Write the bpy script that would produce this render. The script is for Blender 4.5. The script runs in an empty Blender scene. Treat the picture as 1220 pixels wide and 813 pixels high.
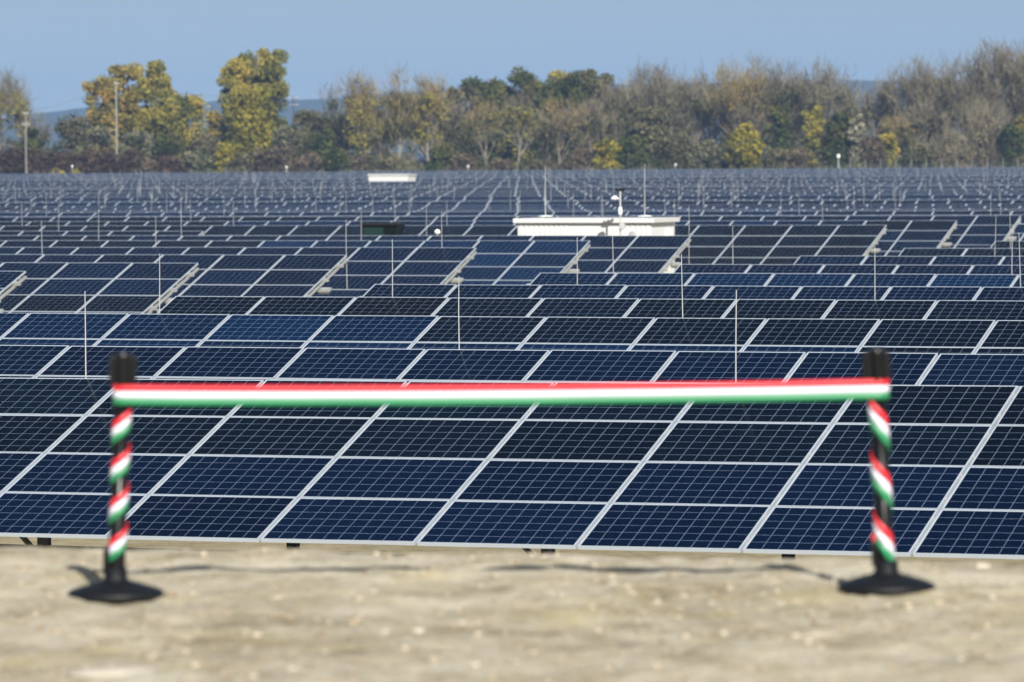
import bpy, math, random
import numpy as np
from math import sin, cos, tan, radians, pi, sqrt, atan, exp
from mathutils import Vector, Matrix, Euler

scene = bpy.context.scene
COL = scene.collection
rng = np.random.RandomState(7)
random.seed(7)

# ------------------------------------------------------------------ camera
F_PX = 5500.0           # focal length in photo pixels (photo 1220 wide)
CZ = 4.45               # camera height above the field
H0 = 188.5              # horizon row at the picture centre
ROLL = -0.0066
cam_data = bpy.data.cameras.new('camera')
cam = bpy.data.objects.new('camera', cam_data)
COL.objects.link(cam)
scene.camera = cam
cam_data.sensor_width = 36.0
cam_data.lens = F_PX / 1220.0 * 36.0
cam_data.clip_start = 0.5
cam_data.clip_end = 40000.0
pitch = atan((406.5 - H0) / F_PX)
Fv = Vector((0, cos(pitch), -sin(pitch)))
Uv = Vector((0, sin(pitch), cos(pitch)))
Rv = Vector((1, 0, 0))
a_ = atan(-ROLL)
R2 = cos(a_) * Rv - sin(a_) * Uv
U2 = sin(a_) * Rv + cos(a_) * Uv
M = Matrix((R2, U2, -Fv)).transposed().to_4x4()
M.translation = Vector((0, 0, CZ))
cam.matrix_world = M
cam_data.dof.use_dof = True
cam_data.dof.focus_distance = 57.0
cam_data.dof.aperture_fstop = 3.9

# ------------------------------------------------------------------ world, sun, exposure
SUN_EL = radians(33)
SUN_AZ = radians(167)       # from +Y towards +X
world = bpy.data.worlds.new('World')
scene.world = world
world.use_nodes = True
wn = world.node_tree
wn.nodes.clear()
sky = wn.nodes.new('ShaderNodeTexSky')
sky.sky_type = 'NISHITA'
sky.sun_disc = False
sky.sun_elevation = SUN_EL
sky.sun_rotation = SUN_AZ
sky.altitude = 100
sky.air_density = 1.0
sky.dust_density = 0.6
sky.ozone_density = 1.5
HAZE_D = 0.00012
SKY_TINT = (1.21, 1.02, 0.82)
bg = wn.nodes.new('ShaderNodeBackground')
bg.inputs['Strength'].default_value = 0.078
wo = wn.nodes.new('ShaderNodeOutputWorld')
# the clear autumn sky stays blue almost down to the skyline: read it a little above the horizon
SKY_LIFT = 0.20
stc = wn.nodes.new('ShaderNodeTexCoord')
sva = wn.nodes.new('ShaderNodeVectorMath'); sva.operation = 'ADD'; sva.inputs[1].default_value = (0, 0, SKY_LIFT)
svn = wn.nodes.new('ShaderNodeVectorMath'); svn.operation = 'NORMALIZE'
wn.links.new(stc.outputs['Generated'], sva.inputs[0]); wn.links.new(sva.outputs[0], svn.inputs[0]); wn.links.new(svn.outputs[0], sky.inputs[0])
stint = wn.nodes.new('ShaderNodeMix'); stint.data_type = 'RGBA'; stint.blend_type = 'MULTIPLY'
stint.inputs['Factor'].default_value = 1.0; stint.inputs['B'].default_value = (*SKY_TINT, 1)
wn.links.new(sky.outputs[0], stint.inputs['A']); wn.links.new(stint.outputs['Result'], bg.inputs[0])
wn.links.new(bg.outputs[0], wo.inputs[0])

sun_data = bpy.data.lights.new('sun', 'SUN')
sun_data.energy = 4.9
sun_data.angle = radians(0.55)
sun_data.color = (1.0, 0.945, 0.86)
sun = bpy.data.objects.new('sun', sun_data)
COL.objects.link(sun)
sdir = Vector((sin(SUN_AZ) * cos(SUN_EL), cos(SUN_AZ) * cos(SUN_EL), sin(SUN_EL)))
sun.rotation_euler = sdir.to_track_quat('Z', 'Y').to_euler()
sun.location = (10, -20, 30)

scene.view_settings.view_transform = 'Standard'
scene.view_settings.look = 'None'
scene.view_settings.exposure = 0.6
scene.view_settings.gamma = 1.0
scene.render.engine = 'CYCLES'
try:
    scene.cycles.volume_bounces = 0
    scene.cycles.max_bounces = 6
    scene.cycles.diffuse_bounces = 3
    scene.cycles.transparent_max_bounces = 8
except Exception:
    pass

# ------------------------------------------------------------------ helpers
def at(x, y, Y):
    """point at depth Y that the photo shows at pixel (x, y)"""
    u = x - 610.0
    return Vector((u / F_PX * Y, Y, CZ + (H0 + ROLL * u - y) * Y / F_PX))

def tag(o, label=None, cat=None, group=None, kind=None):
    if label: o['label'] = label
    if cat: o['category'] = cat
    if group: o['group'] = group
    if kind: o['kind'] = kind
    return o

class MB:
    def __init__(s):
        s.v = []; s.f = []; s.m = []; s.uv = []; s.n = 0
    def add(s, verts, faces, mi=0, uvs=None):
        b = s.n
        s.v.extend([tuple(p) for p in verts]); s.n += len(verts)
        for i, f in enumerate(faces):
            s.f.append(tuple(b + k for k in f)); s.m.append(mi)
            s.uv.append(uvs[i] if uvs else None)
    def box(s, lo, hi, mi=0, mat=None):
        x0, y0, z0 = lo; x1, y1, z1 = hi
        vs = [Vector(p) for p in ((x0,y0,z0),(x1,y0,z0),(x1,y1,z0),(x0,y1,z0),(x0,y0,z1),(x1,y0,z1),(x1,y1,z1),(x0,y1,z1))]
        if mat is not None: vs = [mat @ p for p in vs]
        s.add(vs, [(0,3,2,1),(4,5,6,7),(0,1,5,4),(1,2,6,5),(2,3,7,6),(3,0,4,7)], mi)
    def bevbox(s, lo, hi, b=0.02, mi=0, mat=None):
        bm = bmesh.new()
        bmesh.ops.create_cube(bm, size=1)
        for v in bm.verts:
            v.co = Vector(((lo[i] + hi[i]) / 2 + v.co[i] * (hi[i] - lo[i]) for i in range(3)))
        bmesh.ops.bevel(bm, geom=bm.edges[:], offset=b, segments=2, affect='EDGES', profile=0.5)
        bm.verts.ensure_lookup_table()
        vs = [v.co.copy() for v in bm.verts]
        if mat is not None: vs = [mat @ p for p in vs]
        s.add(vs, [[v.index for v in f.verts] for f in bm.faces], mi)
        bm.free()
    def tube(s, pts, rads, n=6, mi=0, cap=True):
        pts = [Vector(p) for p in pts]
        rings = []
        for i, p in enumerate(pts):
            d = (pts[min(i+1, len(pts)-1)] - pts[max(i-1, 0)])
            if d.length < 1e-9: d = Vector((0,0,1))
            d.normalize()
            a = d.cross(Vector((0.31, 0.95, 0.05)));
            if a.length < 1e-3: a = d.cross(Vector((1,0,0)))
            a.normalize(); b = d.cross(a)
            r = rads[i] if hasattr(rads, '__len__') else rads
            rings.append([p + (a*cos(2*pi*k/n) + b*sin(2*pi*k/n)) * r for k in range(n)])
        vs = [q for r in rings for q in r]
        fs = []
        for i in range(len(pts)-1):
            for k in range(n):
                k2 = (k+1) % n
                fs.append((i*n+k, i*n+k2, (i+1)*n+k2, (i+1)*n+k))
        if cap:
            fs.append(tuple(range(n-1, -1, -1))); fs.append(tuple((len(pts)-1)*n+k for k in range(n)))
        s.add(vs, fs, mi)
    def lathe(s, prof, n=32, mi=0, org=(0,0,0), mat=None):
        vs = []; fs = []
        for (r, z) in prof:
            for k in range(n):
                p = Vector((org[0]+r*cos(2*pi*k/n), org[1]+r*sin(2*pi*k/n), org[2]+z))
                vs.append(mat @ p if mat is not None else p)
        for i in range(len(prof)-1):
            for k in range(n):
                k2 = (k+1) % n
                fs.append((i*n+k, i*n+k2, (i+1)*n+k2, (i+1)*n+k))
        fs.append(tuple(range(n-1, -1, -1))); fs.append(tuple((len(prof)-1)*n+k for k in range(n)))
        s.add(vs, fs, mi)
    def mesh(s, name, mats, smooth=False):
        me = bpy.data.meshes.new(name)
        me.from_pydata(s.v, [], s.f)
        for m in (mats if isinstance(mats, (list, tuple)) else [mats]): me.materials.append(m)
        me.polygons.foreach_set('material_index', s.m)
        if any(u is not None for u in s.uv):
            ul = me.uv_layers.new(name='UVMap')
            flat = []
            for f, u in zip(s.f, s.uv):
                if u is None: flat.extend([-1.0, -1.0] * len(f))
                else:
                    for q in u: flat.extend(q)
            ul.data.foreach_set('uv', flat)
        if smooth: me.polygons.foreach_set('use_smooth', [True]*len(s.f))
        me.update()
        return me
    def build(s, name, mats, parent=None, smooth=False):
        o = bpy.data.objects.new(name, s.mesh(name, mats, smooth))
        COL.objects.link(o)
        if parent is not None: o.parent = parent
        return o

import bmesh

def empty(name, loc=(0,0,0), rot=0.0, **k):
    o = bpy.data.objects.new(name, None)
    COL.objects.link(o)
    o.location = loc; o.rotation_euler = (0, 0, rot)
    o.empty_display_size = 0.2
    tag(o, **k)
    return o

def nmesh(name, V, Fq, mats, parent=None, attr=None):
    """fast mesh of quads from numpy arrays"""
    me = bpy.data.meshes.new(name)
    nv, nf = len(V), len(Fq)
    k = Fq.shape[1]
    me.vertices.add(nv); me.vertices.foreach_set('co', V.astype(np.float32).ravel())
    me.loops.add(nf*k); me.loops.foreach_set('vertex_index', Fq.astype(np.int32).ravel())
    me.polygons.add(nf)
    me.polygons.foreach_set('loop_start', np.arange(0, nf*k, k, dtype=np.int32))
    me.update(calc_edges=True)
    if attr is not None:
        a = me.attributes.new('tone', 'FLOAT', 'FACE')
        a.data.foreach_set('value', attr.astype(np.float32))
    for m in (mats if isinstance(mats, (list, tuple)) else [mats]): me.materials.append(m)
    o = bpy.data.objects.new(name, me)
    COL.objects.link(o)
    if parent is not None: o.parent = parent
    return o

# ------------------------------------------------------------------ materials
def mat(name, col, rough=0.6, metal=0.0, spec=0.5, noise=0.0, nscale=5.0, bump=0.0, bscale=20.0):
    m = bpy.data.materials.new(name); m.use_nodes = True
    nt = m.node_tree; b = nt.nodes['Principled BSDF']
    b.inputs['Base Color'].default_value = (*col, 1); b.inputs['Roughness'].default_value = rough
    b.inputs['Metallic'].default_value = metal; b.inputs['Specular IOR Level'].default_value = spec
    if noise:
        tc = nt.nodes.new('ShaderNodeTexCoord'); nz = nt.nodes.new('ShaderNodeTexNoise')
        nz.inputs['Scale'].default_value = nscale; nz.inputs['Detail'].default_value = 5
        mx = nt.nodes.new('ShaderNodeMix'); mx.data_type = 'RGBA'
        mx.inputs['A'].default_value = (*[c*(1-noise) for c in col], 1); mx.inputs['B'].default_value = (*[min(1, c*(1+noise)) for c in col], 1)
        nt.links.new(tc.outputs['Object'], nz.inputs['Vector']); nt.links.new(nz.outputs[0], mx.inputs['Factor'])
        nt.links.new(mx.outputs['Result'], b.inputs['Base Color'])
    if bump:
        tc = nt.nodes.new('ShaderNodeTexCoord'); nz = nt.nodes.new('ShaderNodeTexNoise')
        nz.inputs['Scale'].default_value = bscale; nz.inputs['Detail'].default_value = 6
        bp = nt.nodes.new('ShaderNodeBump'); bp.inputs['Strength'].default_value = bump; bp.inputs['Distance'].default_value = 0.02
        nt.links.new(tc.outputs['Object'], nz.inputs['Vector']); nt.links.new(nz.outputs[0], bp.inputs['Height'])
        nt.links.new(bp.outputs[0], b.inputs['Normal'])
    return m

def tone_mat(name, stops, rough=0.9, spec=0.1):
    """foliage: colour picked per leaf from its tone attribute"""
    m = bpy.data.materials.new(name); m.use_nodes = True
    nt = m.node_tree; b = nt.nodes['Principled BSDF']
    b.inputs['Roughness'].default_value = rough; b.inputs['Specular IOR Level'].default_value = spec
    at_ = nt.nodes.new('ShaderNodeAttribute'); at_.attribute_name = 'tone'
    cr = nt.nodes.new('ShaderNodeValToRGB')
    e = cr.color_ramp.elements
    while len(e) < len(stops): e.new(0.5)
    for i, c in enumerate(stops):
        e[i].position = i / (len(stops)-1); e[i].color = (*c, 1)
    nt.links.new(at_.outputs['Fac'], cr.inputs[0]); nt.links.new(cr.outputs[0], b.inputs['Base Color'])
    return m

def cell_mat(name, col, line=(0.22, 0.29, 0.42), lw=0.0034):
    """silicon cells under glass: 10 x 6 cells, pale lines between them (UV in metres)"""
    m = bpy.data.materials.new(name); m.use_nodes = True
    nt = m.node_tree; N = nt.nodes; L = nt.links
    b = N['Principled BSDF']
    uv = N.new('ShaderNodeUVMap'); uv.uv_map = 'UVMap'
    sp = N.new('ShaderNodeSeparateXYZ'); L.new(uv.outputs[0], sp.inputs[0])
    def mth(op, a, bb=None, c=None):
        n = N.new('ShaderNodeMath'); n.operation = op
        for i, q in enumerate((a, bb, c)):
            if q is None: continue
            if isinstance(q, (int, float)): n.inputs[i].default_value = q
            else: L.new(q, n.inputs[i])
        return n.outputs[0]
    def lines(src, pitch, ncell):
        t = mth('DIVIDE', src, pitch)
        fr = mth('PINGPONG', t, 0.5)              # 0 on a line
        near = mth('LESS_THAN', fr, lw / pitch / 2)
        out = mth('MAXIMUM', mth('LESS_THAN', t, 0.0), mth('GREATER_THAN', t, float(ncell)))
        return mth('MAXIMUM', near, out), out
    lx, ox = lines(sp.outputs[0], 0.1603, 10)
    ly, oy = lines(sp.outputs[1], 0.1603, 6)
    ln = mth('MAXIMUM', lx, ly); om = mth('MAXIMUM', ox, oy)
    oi = N.new('ShaderNodeObjectInfo')
    at_ = N.new('ShaderNodeAttribute'); at_.attribute_name = 'tone'
    tc = N.new('ShaderNodeTexCoord')
    nz = N.new('ShaderNodeTexNoise'); nz.inputs['Scale'].default_value = 9; L.new(tc.outputs['Object'], nz.inputs['Vector'])
    # crystal grain and per-module difference
    k = mth('ADD', mth('MULTIPLY', nz.outputs[0], 0.5), mth('MULTIPLY', oi.outputs['Random'], 0.55))
    k = mth('ADD', k, 0.5)
    k = mth('ADD', k, at_.outputs['Fac'])
    vm = N.new('ShaderNodeVectorMath'); vm.operation = 'SCALE'
    vm.inputs[0].default_value = col; L.new(k, vm.inputs['Scale'])
    mx = N.new('ShaderNodeMix'); mx.data_type = 'RGBA'
    L.new(ln, mx.inputs['Factor']); L.new(vm.outputs[0], mx.inputs['A']); mx.inputs['B'].default_value = (*line, 1)
    mx2 = N.new('ShaderNodeMix'); mx2.data_type = 'RGBA'
    L.new(om, mx2.inputs['Factor']); L.new(mx.outputs['Result'], mx2.inputs['A']); mx2.inputs['B'].default_value = (0.42, 0.46, 0.52, 1)
    L.new(mx2.outputs['Result'], b.inputs['Base Color'])
    b.inputs['Roughness'].default_value = 0.12
    b.inputs['Specular IOR Level'].default_value = 0.05
    return m

def rgb(r, g, b):
    f = lambda c: ((c/255+0.055)/1.055)**2.4 if c > 10 else c/255/12.92
    return (f(r), f(g), f(b))

M_ALU = mat('anodised_aluminium', (0.44, 0.50, 0.57), 0.45, 0.25)
M_GALV = mat('galvanised_steel', (0.42, 0.44, 0.44), 0.5, 0.4, noise=0.15)
M_DARK_SHADED = mat('dark_and_shaded_steel', (0.02, 0.02, 0.022), 0.6)  # dark handle steel; on the front posts its black imitates shade
TONES = {
    'navy':  cell_mat('cells_navy',  (0.0010, 0.0056, 0.021)),
    'blue':  cell_mat('cells_blue',  (0.0012, 0.0105, 0.037)),
    'dark':  cell_mat('cells_dark',  (0.0012, 0.0045, 0.0115)),
    'black': cell_mat('cells_black', (0.0028, 0.0033, 0.0070)),
    'mid':   cell_mat('cells_mid',   (0.0010, 0.0062, 0.0215)),
}
TL = list(TONES.keys())
M_ROD = mat('bare_aluminium_rod', (0.46, 0.47, 0.46), 0.5, 0.2)
M_WHITE = mat('white_paint', (0.585, 0.60, 0.60), 0.45, noise=0.03, nscale=2)
M_WHITE2 = mat('white_plastic', (0.82, 0.83, 0.84), 0.35)
M_GREY = mat('grey_plastic', (0.35, 0.36, 0.37), 0.5)
M_BLACK = mat('black_plastic', (0.0045, 0.005, 0.006), 0.32, spec=0.28)
M_RUBBER = mat('black_rubber', (0.006, 0.007, 0.009), 0.5, spec=0.3, bump=0.2, bscale=60)
M_RED = mat('ribbon_red', (0.62, 0.022, 0.035), 0.42)
M_RWHITE = mat('ribbon_white', (0.68, 0.70, 0.80), 0.42)
M_GREEN = mat('ribbon_green', (0.022, 0.235, 0.095), 0.42)

# ------------------------------------------------------------------ ground
PSI = radians(21.78)
TILT = radians(20.0)
Av = Vector((cos(PSI), -sin(PSI), 0))        # along a row, to the right
Nv = Vector((sin(PSI), cos(PSI), 0))         # away from the camera, square to the rows
def S(s, c, z=0.0): return Av*s + Nv*c + Vector((0, 0, z))

def ground_mat(name, base, light, dark, stone):
    m = bpy.data.materials.new(name); m.use_nodes = True
    nt = m.node_tree; N = nt.nodes; L = nt.links; b = N['Principled BSDF']
    b.inputs['Roughness'].default_value = 0.95; b.inputs['Specular IOR Level'].default_value = 0.15
    tc = N.new('ShaderNodeTexCoord')
    def nz(sc, det=6, rough=0.6, dist=0.0):
        n = N.new('ShaderNodeTexNoise'); n.inputs['Scale'].default_value = sc; n.inputs['Detail'].default_value = det
        n.inputs['Roughness'].default_value = rough; n.inputs['Distortion'].default_value = dist
        L.new(tc.outputs['Object'], n.inputs['Vector']); return n.outputs[0]
    def ramp(src, stops):
        r = N.new('ShaderNodeValToRGB'); e = r.color_ramp.elements
        while len(e) < len(stops): e.new(0.5)
        for i, (p, c) in enumerate(stops): e[i].position = p; e[i].color = (*c, 1)
        L.new(src, r.inputs[0]); return r.outputs[0]
    def mix(f, a, c):
        x = N.new('ShaderNodeMix'); x.data_type = 'RGBA'
        L.new(f, x.inputs['Factor']); L.new(a, x.inputs['A']); L.new(c, x.inputs['B']); return x.outputs['Result']
    def fac(src, k):
        q = N.new('ShaderNodeMath'); q.operation = 'MULTIPLY'; q.inputs[1].default_value = k; L.new(src, q.inputs[0]); return q.outputs[0]
    def colr(c):
        q = N.new('ShaderNodeRGB'); q.outputs[0].default_value = (*c, 1); return q.outputs[0]
    W1 = (1, 1, 1); B1 = (0, 0, 0)
    big = ramp(nz(0.45, 5, 0.6, 0.6), [(0.42, dark), (0.52, base), (0.64, light)])
    med = ramp(nz(2.6, 7, 0.68, 0.4), [(0.30, tuple(c*0.48 for c in dark)), (0.46, base), (0.56, light), (0.72, stone)])
    g = N.new('ShaderNodeMix'); g.data_type = 'RGBA'; g.inputs['Factor'].default_value = 0.58
    L.new(big, g.inputs['A']); L.new(med, g.inputs['B'])
    # straw-coloured dry patches and greyish crust
    c = mix(fac(ramp(nz(1.3, 6, 0.7, 1.2), [(0.52, B1), (0.66, W1)]), 0.5), g.outputs['Result'], colr((base[0]*0.95, base[1]*0.93, base[2]*0.62)))
    c = mix(fac(ramp(nz(11, 6, 0.75), [(0.50, B1), (0.66, W1)]), 0.55), c, colr(stone))
    c = mix(fac(ramp(nz(17, 5, 0.7), [(0.30, W1), (0.44, B1)]), 0.6), c, colr(tuple(q*0.5 for q in dark)))
    L.new(c, b.inputs['Base Color'])
    bp = N.new('ShaderNodeBump'); bp.inputs['Strength'].default_value = 0.8; bp.inputs['Distance'].default_value = 0.03
    L.new(nz(14, 8, 0.7), bp.inputs['Height']); L.new(bp.outputs[0], b.inputs['Normal'])
    return m

M_SAND = ground_mat('dry_sandy_earth', (0.445, 0.395, 0.29), (0.59, 0.54, 0.43), (0.25, 0.205, 0.125), (0.60, 0.57, 0.475))
M_FIELD = ground_mat('field_earth', (0.30, 0.25, 0.16), (0.36, 0.31, 0.20), (0.20, 0.18, 0.10), (0.42, 0.38, 0.30))

g = MB()
gx = [-9000, -2000, -500, -100, -30, 30, 100, 500, 2000, 9000]
gy = [-500, -50, 20, 60, 150, 400, 1000, 2500, 6000, 9500]
vs = [(x, y, 0.0) for y in gy for x in gx]
n_ = len(gx)
fs = [(j*n_+i, j*n_+i+1, (j+1)*n_+i+1, (j+1)*n_+i) for j in range(len(gy)-1) for i in range(n_-1)]
g.add(vs, fs)
tag(g.build('ground', M_FIELD), kind='structure')

# smooth value noise for terrain
_tab = rng.rand(256, 256)
def vnoise(x, y):
    xi = np.floor(x).astype(int); yi = np.floor(y).astype(int)
    fx = x - xi; fy = y - yi; fx = fx*fx*(3-2*fx); fy = fy*fy*(3-2*fy)
    t = lambda a, b: _tab[a % 256, b % 256]
    return (t(xi, yi)*(1-fx)+t(xi+1, yi)*fx)*(1-fy) + (t(xi, yi+1)*(1-fx)+t(xi+1, yi+1)*fx)*fy
def fbm(x, y, o=4):
    r = 0; a = 0.5
    for i in range(o):
        r = r + a*(vnoise(x*2**i+17*i, y*2**i+5*i)-0.5); a *= 0.5
    return r

MOUND = 2.74
def mound_h(X, Y):
    c = X*sin(PSI) + Y*cos(PSI)
    crest = 19.65 - 0.24*X + 0.7*fbm(X*0.9, Y*0+3.1) + 0.25*fbm(X*4, Y*0+9.7)
    crest = np.clip(crest, 18.6, 22.5)
    d = Y - crest
    t = np.clip(d/9.0, 0, 1)
    fall = (1-np.cos(pi*t))/2
    low = 0.02 + 0.10*fbm(X*1.3, Y*1.3)
    t2 = np.clip((c-42.0)/4.5, 0, 1); low = low*(1-t2) - 0.06*t2
    z = MOUND*(1-fall) + low*fall
    z = z + (1-t)*(-0.012 + 0.020*fbm(X*1.5, Y*1.5) + 0.065*fbm(X*4.5, Y*4.5) + 0.022*fbm(X*30, Y*30))
    return z
def grid(name, xs, ys, fn, m):
    X, Y = np.meshgrid(xs, ys)
    V = np.stack([X.ravel(), Y.ravel(), fn(X, Y).ravel()], 1)
    nx, ny = len(xs), len(ys)
    i, j = np.meshgrid(np.arange(nx-1), np.arange(ny-1)); b0 = (j*nx+i).ravel()
    Fq = np.stack([b0, b0+1, b0+nx+1, b0+nx], 1)
    o = nmesh(name, V, Fq, m)
    o.data.polygons.foreach_set('use_smooth', [True]*len(Fq))
    return o
xs = np.concatenate([np.linspace(-60, -8, 60), np.linspace(-7.9, 7.9, 260), np.linspace(8, 60, 60)])
ys = np.concatenate([np.linspace(-30, 11, 20), np.linspace(11.2, 24, 260), np.linspace(24.2, 75, 150)])
# ends of the mound drop under the field
def mound_fn(X, Y):
    z = mound_h(X, Y)
    e = np.clip((np.abs(X)-46)/13, 0, 1)
    e2 = np.clip((-18-Y)/12, 0, 1)
    e = np.maximum(e, e2)
    e = e*e*(3-2*e)
    return z*(1-e) - 0.06*e
tag(grid('earth_mound', xs, ys, mound_fn, M_SAND), kind='structure')

# gravel and small stones lying on the mound (uncountable)
def gravel():
    bm = bmesh.new(); bmesh.ops.create_icosphere(bm, subdivisions=1, radius=1)
    bv = np.array([v.co[:] for v in bm.verts]); bf = np.array([[v.index for v in f.verts] for f in bm.faces]); bm.free()
    n = 3000
    Y = 13.5 + 7.5*rng.rand(n)**0.9; X = (rng.rand(n)*2-1)*(Y*0.125+0.6)
    sc = 0.004 + 0.012*rng.rand(n)**3
    big = rng.rand(n) < 0.004; sc[big] *= 2.0
    Z = mound_h(X, Y) + sc*0.15
    ang = rng.rand(n)*6.28
    V = np.zeros((n, len(bv), 3))
    jit = 1 + 0.35*(rng.rand(n, len(bv), 1)-0.5)
    P = bv[None]*jit*sc[:, None, None]*np.stack([1+0.8*rng.rand(n), 0.8+0.5*rng.rand(n), 0.5+0.3*rng.rand(n)], 1)[:, None, :]
    V[..., 0] = P[..., 0]*np.cos(ang)[:, None]-P[..., 1]*np.sin(ang)[:, None]+X[:, None]
    V[..., 1] = P[..., 0]*np.sin(ang)[:, None]+P[..., 1]*np.cos(ang)[:, None]+Y[:, None]
    V[..., 2] = P[..., 2]+Z[:, None]
    Fq = (bf[None]+(np.arange(n)*len(bv))[:, None, None]).reshape(-1, 3)
    tone = np.repeat(rng.rand(n), len(bf))
    m = tone_mat('pebble_stone', [(0.24, 0.19, 0.13), (0.38, 0.32, 0.23), (0.50, 0.45, 0.36)])
    tag(nmesh('gravel', V.reshape(-1, 3), Fq, m, attr=tone), 'loose pale pebbles and grit scattered over the sandy mound', 'gravel', kind='stuff')
gravel()

# a few larger flat stones that can be told apart
def stone(px, py, r, label, flat=0.4, seed=0):
    rr = np.random.RandomState(seed)
    Y = 1.71*F_PX/(py-(H0+ROLL*(px-610))); X = (px-610)/F_PX*Y
    bm = bmesh.new(); bmesh.ops.create_icosphere(bm, subdivisions=3, radius=r)
    for v in bm.verts:
        k = 1+0.25*(rr.rand()-0.5)*0.5 + 0.2*sin(v.co.x*3/r+seed)*cos(v.co.y*2.5/r)
        v.co = Vector((v.co.x*k*1.35, v.co.y*k, v.co.z*k*flat))
    me = bpy.data.meshes.new('stone'); bm.to_mesh(me); bm.free(); me.materials.append(M_STONE)
    me.polygons.foreach_set('use_smooth', [True]*len(me.polygons))
    o = bpy.data.objects.new('stone', me); COL.objects.link(o)
    o.location = (X, Y, float(mound_h(np.array([X]), np.array([Y]))[0])+r*flat*0.25)
    tag(o, label, 'stone', 'larger stones lying on the mound')
M_STONE = mat('pale_limestone', (0.48, 0.44, 0.36), 0.9, noise=0.2, nscale=30, bump=0.4, bscale=60)
stone(128, 800, 0.13, 'wide flat pale stone in the bottom left corner of the mound', 0.12, 1)
stone(497, 752, 0.019, 'small whitish stone on the sand left of the middle', 0.6, 2)
stone(455, 750, 0.012, 'smallest buff stone beside the whitish stone on the sand', 0.6, 5)
stone(1172, 675, 0.030, 'pale stone at the mound edge right of the right-hand post', 0.5, 3)
stone(345, 798, 0.014, 'small buff stone at the bottom edge left of the middle', 0.6, 4)

# ------------------------------------------------------------------ solar rows
PW, PH = 1.67, 1.01          # module pitch along and up the slope
MW, MH = 1.643, 0.994        # module size
S0 = 0.905                    # seam phase
UP = Vector((-Nv.x*sin(TILT), -Nv.y*sin(TILT), cos(TILT)))     # plane normal
Bv = Vector((Nv.x*cos(TILT), Nv.y*cos(TILT), sin(TILT)))
HC = 4*PH*cos(TILT)          # horizontal depth of a table
HZ = 4*PH*sin(TILT)

def panel_mesh(tone):
    """one framed module, origin at its lower left corner, x along the row, y up the slope"""
    b = MB(); fw = 0.0115; t = 0.038
    x0, x1, y0, y1 = 0, MW, 0, MH
    o = [(x0, y0), (x1, y0), (x1, y1), (x0, y1)]
    i = [(x0+fw, y0+fw), (x1-fw, y0+fw), (x1-fw, y1-fw), (x0+fw, y1-fw)]
    vs = [(*p, 0) for p in o] + [(*p, -t) for p in o] + [(*p, 0) for p in i] + [(*p, -0.003) for p in i]
    fs = []
    for k in range(4):
        l = (k+1) % 4
        fs += [(k, l, 8+l, 8+k), (8+k, 8+l, 12+l, 12+k), (4+k, 4+l, l, k)]
    b.add(vs, fs, 0)
    b.add([(*p, -t) for p in o], [(3, 2, 1, 0)], 2)
    for yc in (0.22, 0.77):
        b.box((x1-0.004, yc-0.03, -0.03), (x1+0.021, yc+0.03, 0.005), 3)
    mx = (MW-2*fw-1.603)/2; my = (MH-2*fw-0.9618)/2
    W_, H_ = MW-2*fw, MH-2*fw
    b.add([(*p, -0.003) for p in i], [(0, 1, 2, 3)], 1, [[(-mx, -my), (W_-mx, -my), (W_-mx, H_-my), (-mx, H_-my)]])
    return b.mesh('solar_panel', [M_ALU, TONES[tone], M_BACK, M_GREY])
M_BACK = mat('white_backsheet', (0.6, 0.6, 0.6), 0.6)
PM = {t: panel_mesh(t) for t in TL}

def row_local(root_s, root_c):
    pass
ROTROW = Matrix.Rotation(-PSI, 4, 'Z')       # row frame: x = along, y = away
RT = Matrix.Rotation(TILT, 4, 'X')

def slab_quads(cols, rows_, tones):
    pass

def ordn(n):
    names = ['zeroth','first','second','third','fourth','fifth','sixth','seventh','eighth','ninth','tenth','eleventh','twelfth','thirteenth','fourteenth','fifteenth','sixteenth','seventeenth','eighteenth','nineteenth']
    tens = {20:'twent',30:'thirt',40:'fort',50:'fift',60:'sixt',70:'sevent',80:'eight',90:'ninet'}
    if n < 20: return names[n]
    t, r = n//10*10, n % 10
    return tens[t]+'ieth' if r == 0 else tens[t]+'y-'+names[r]

def px_of(P):
    u = P.x/P.y*F_PX
    return 610+u, H0+ROLL*u+(CZ-P.z)/P.y*F_PX

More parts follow.
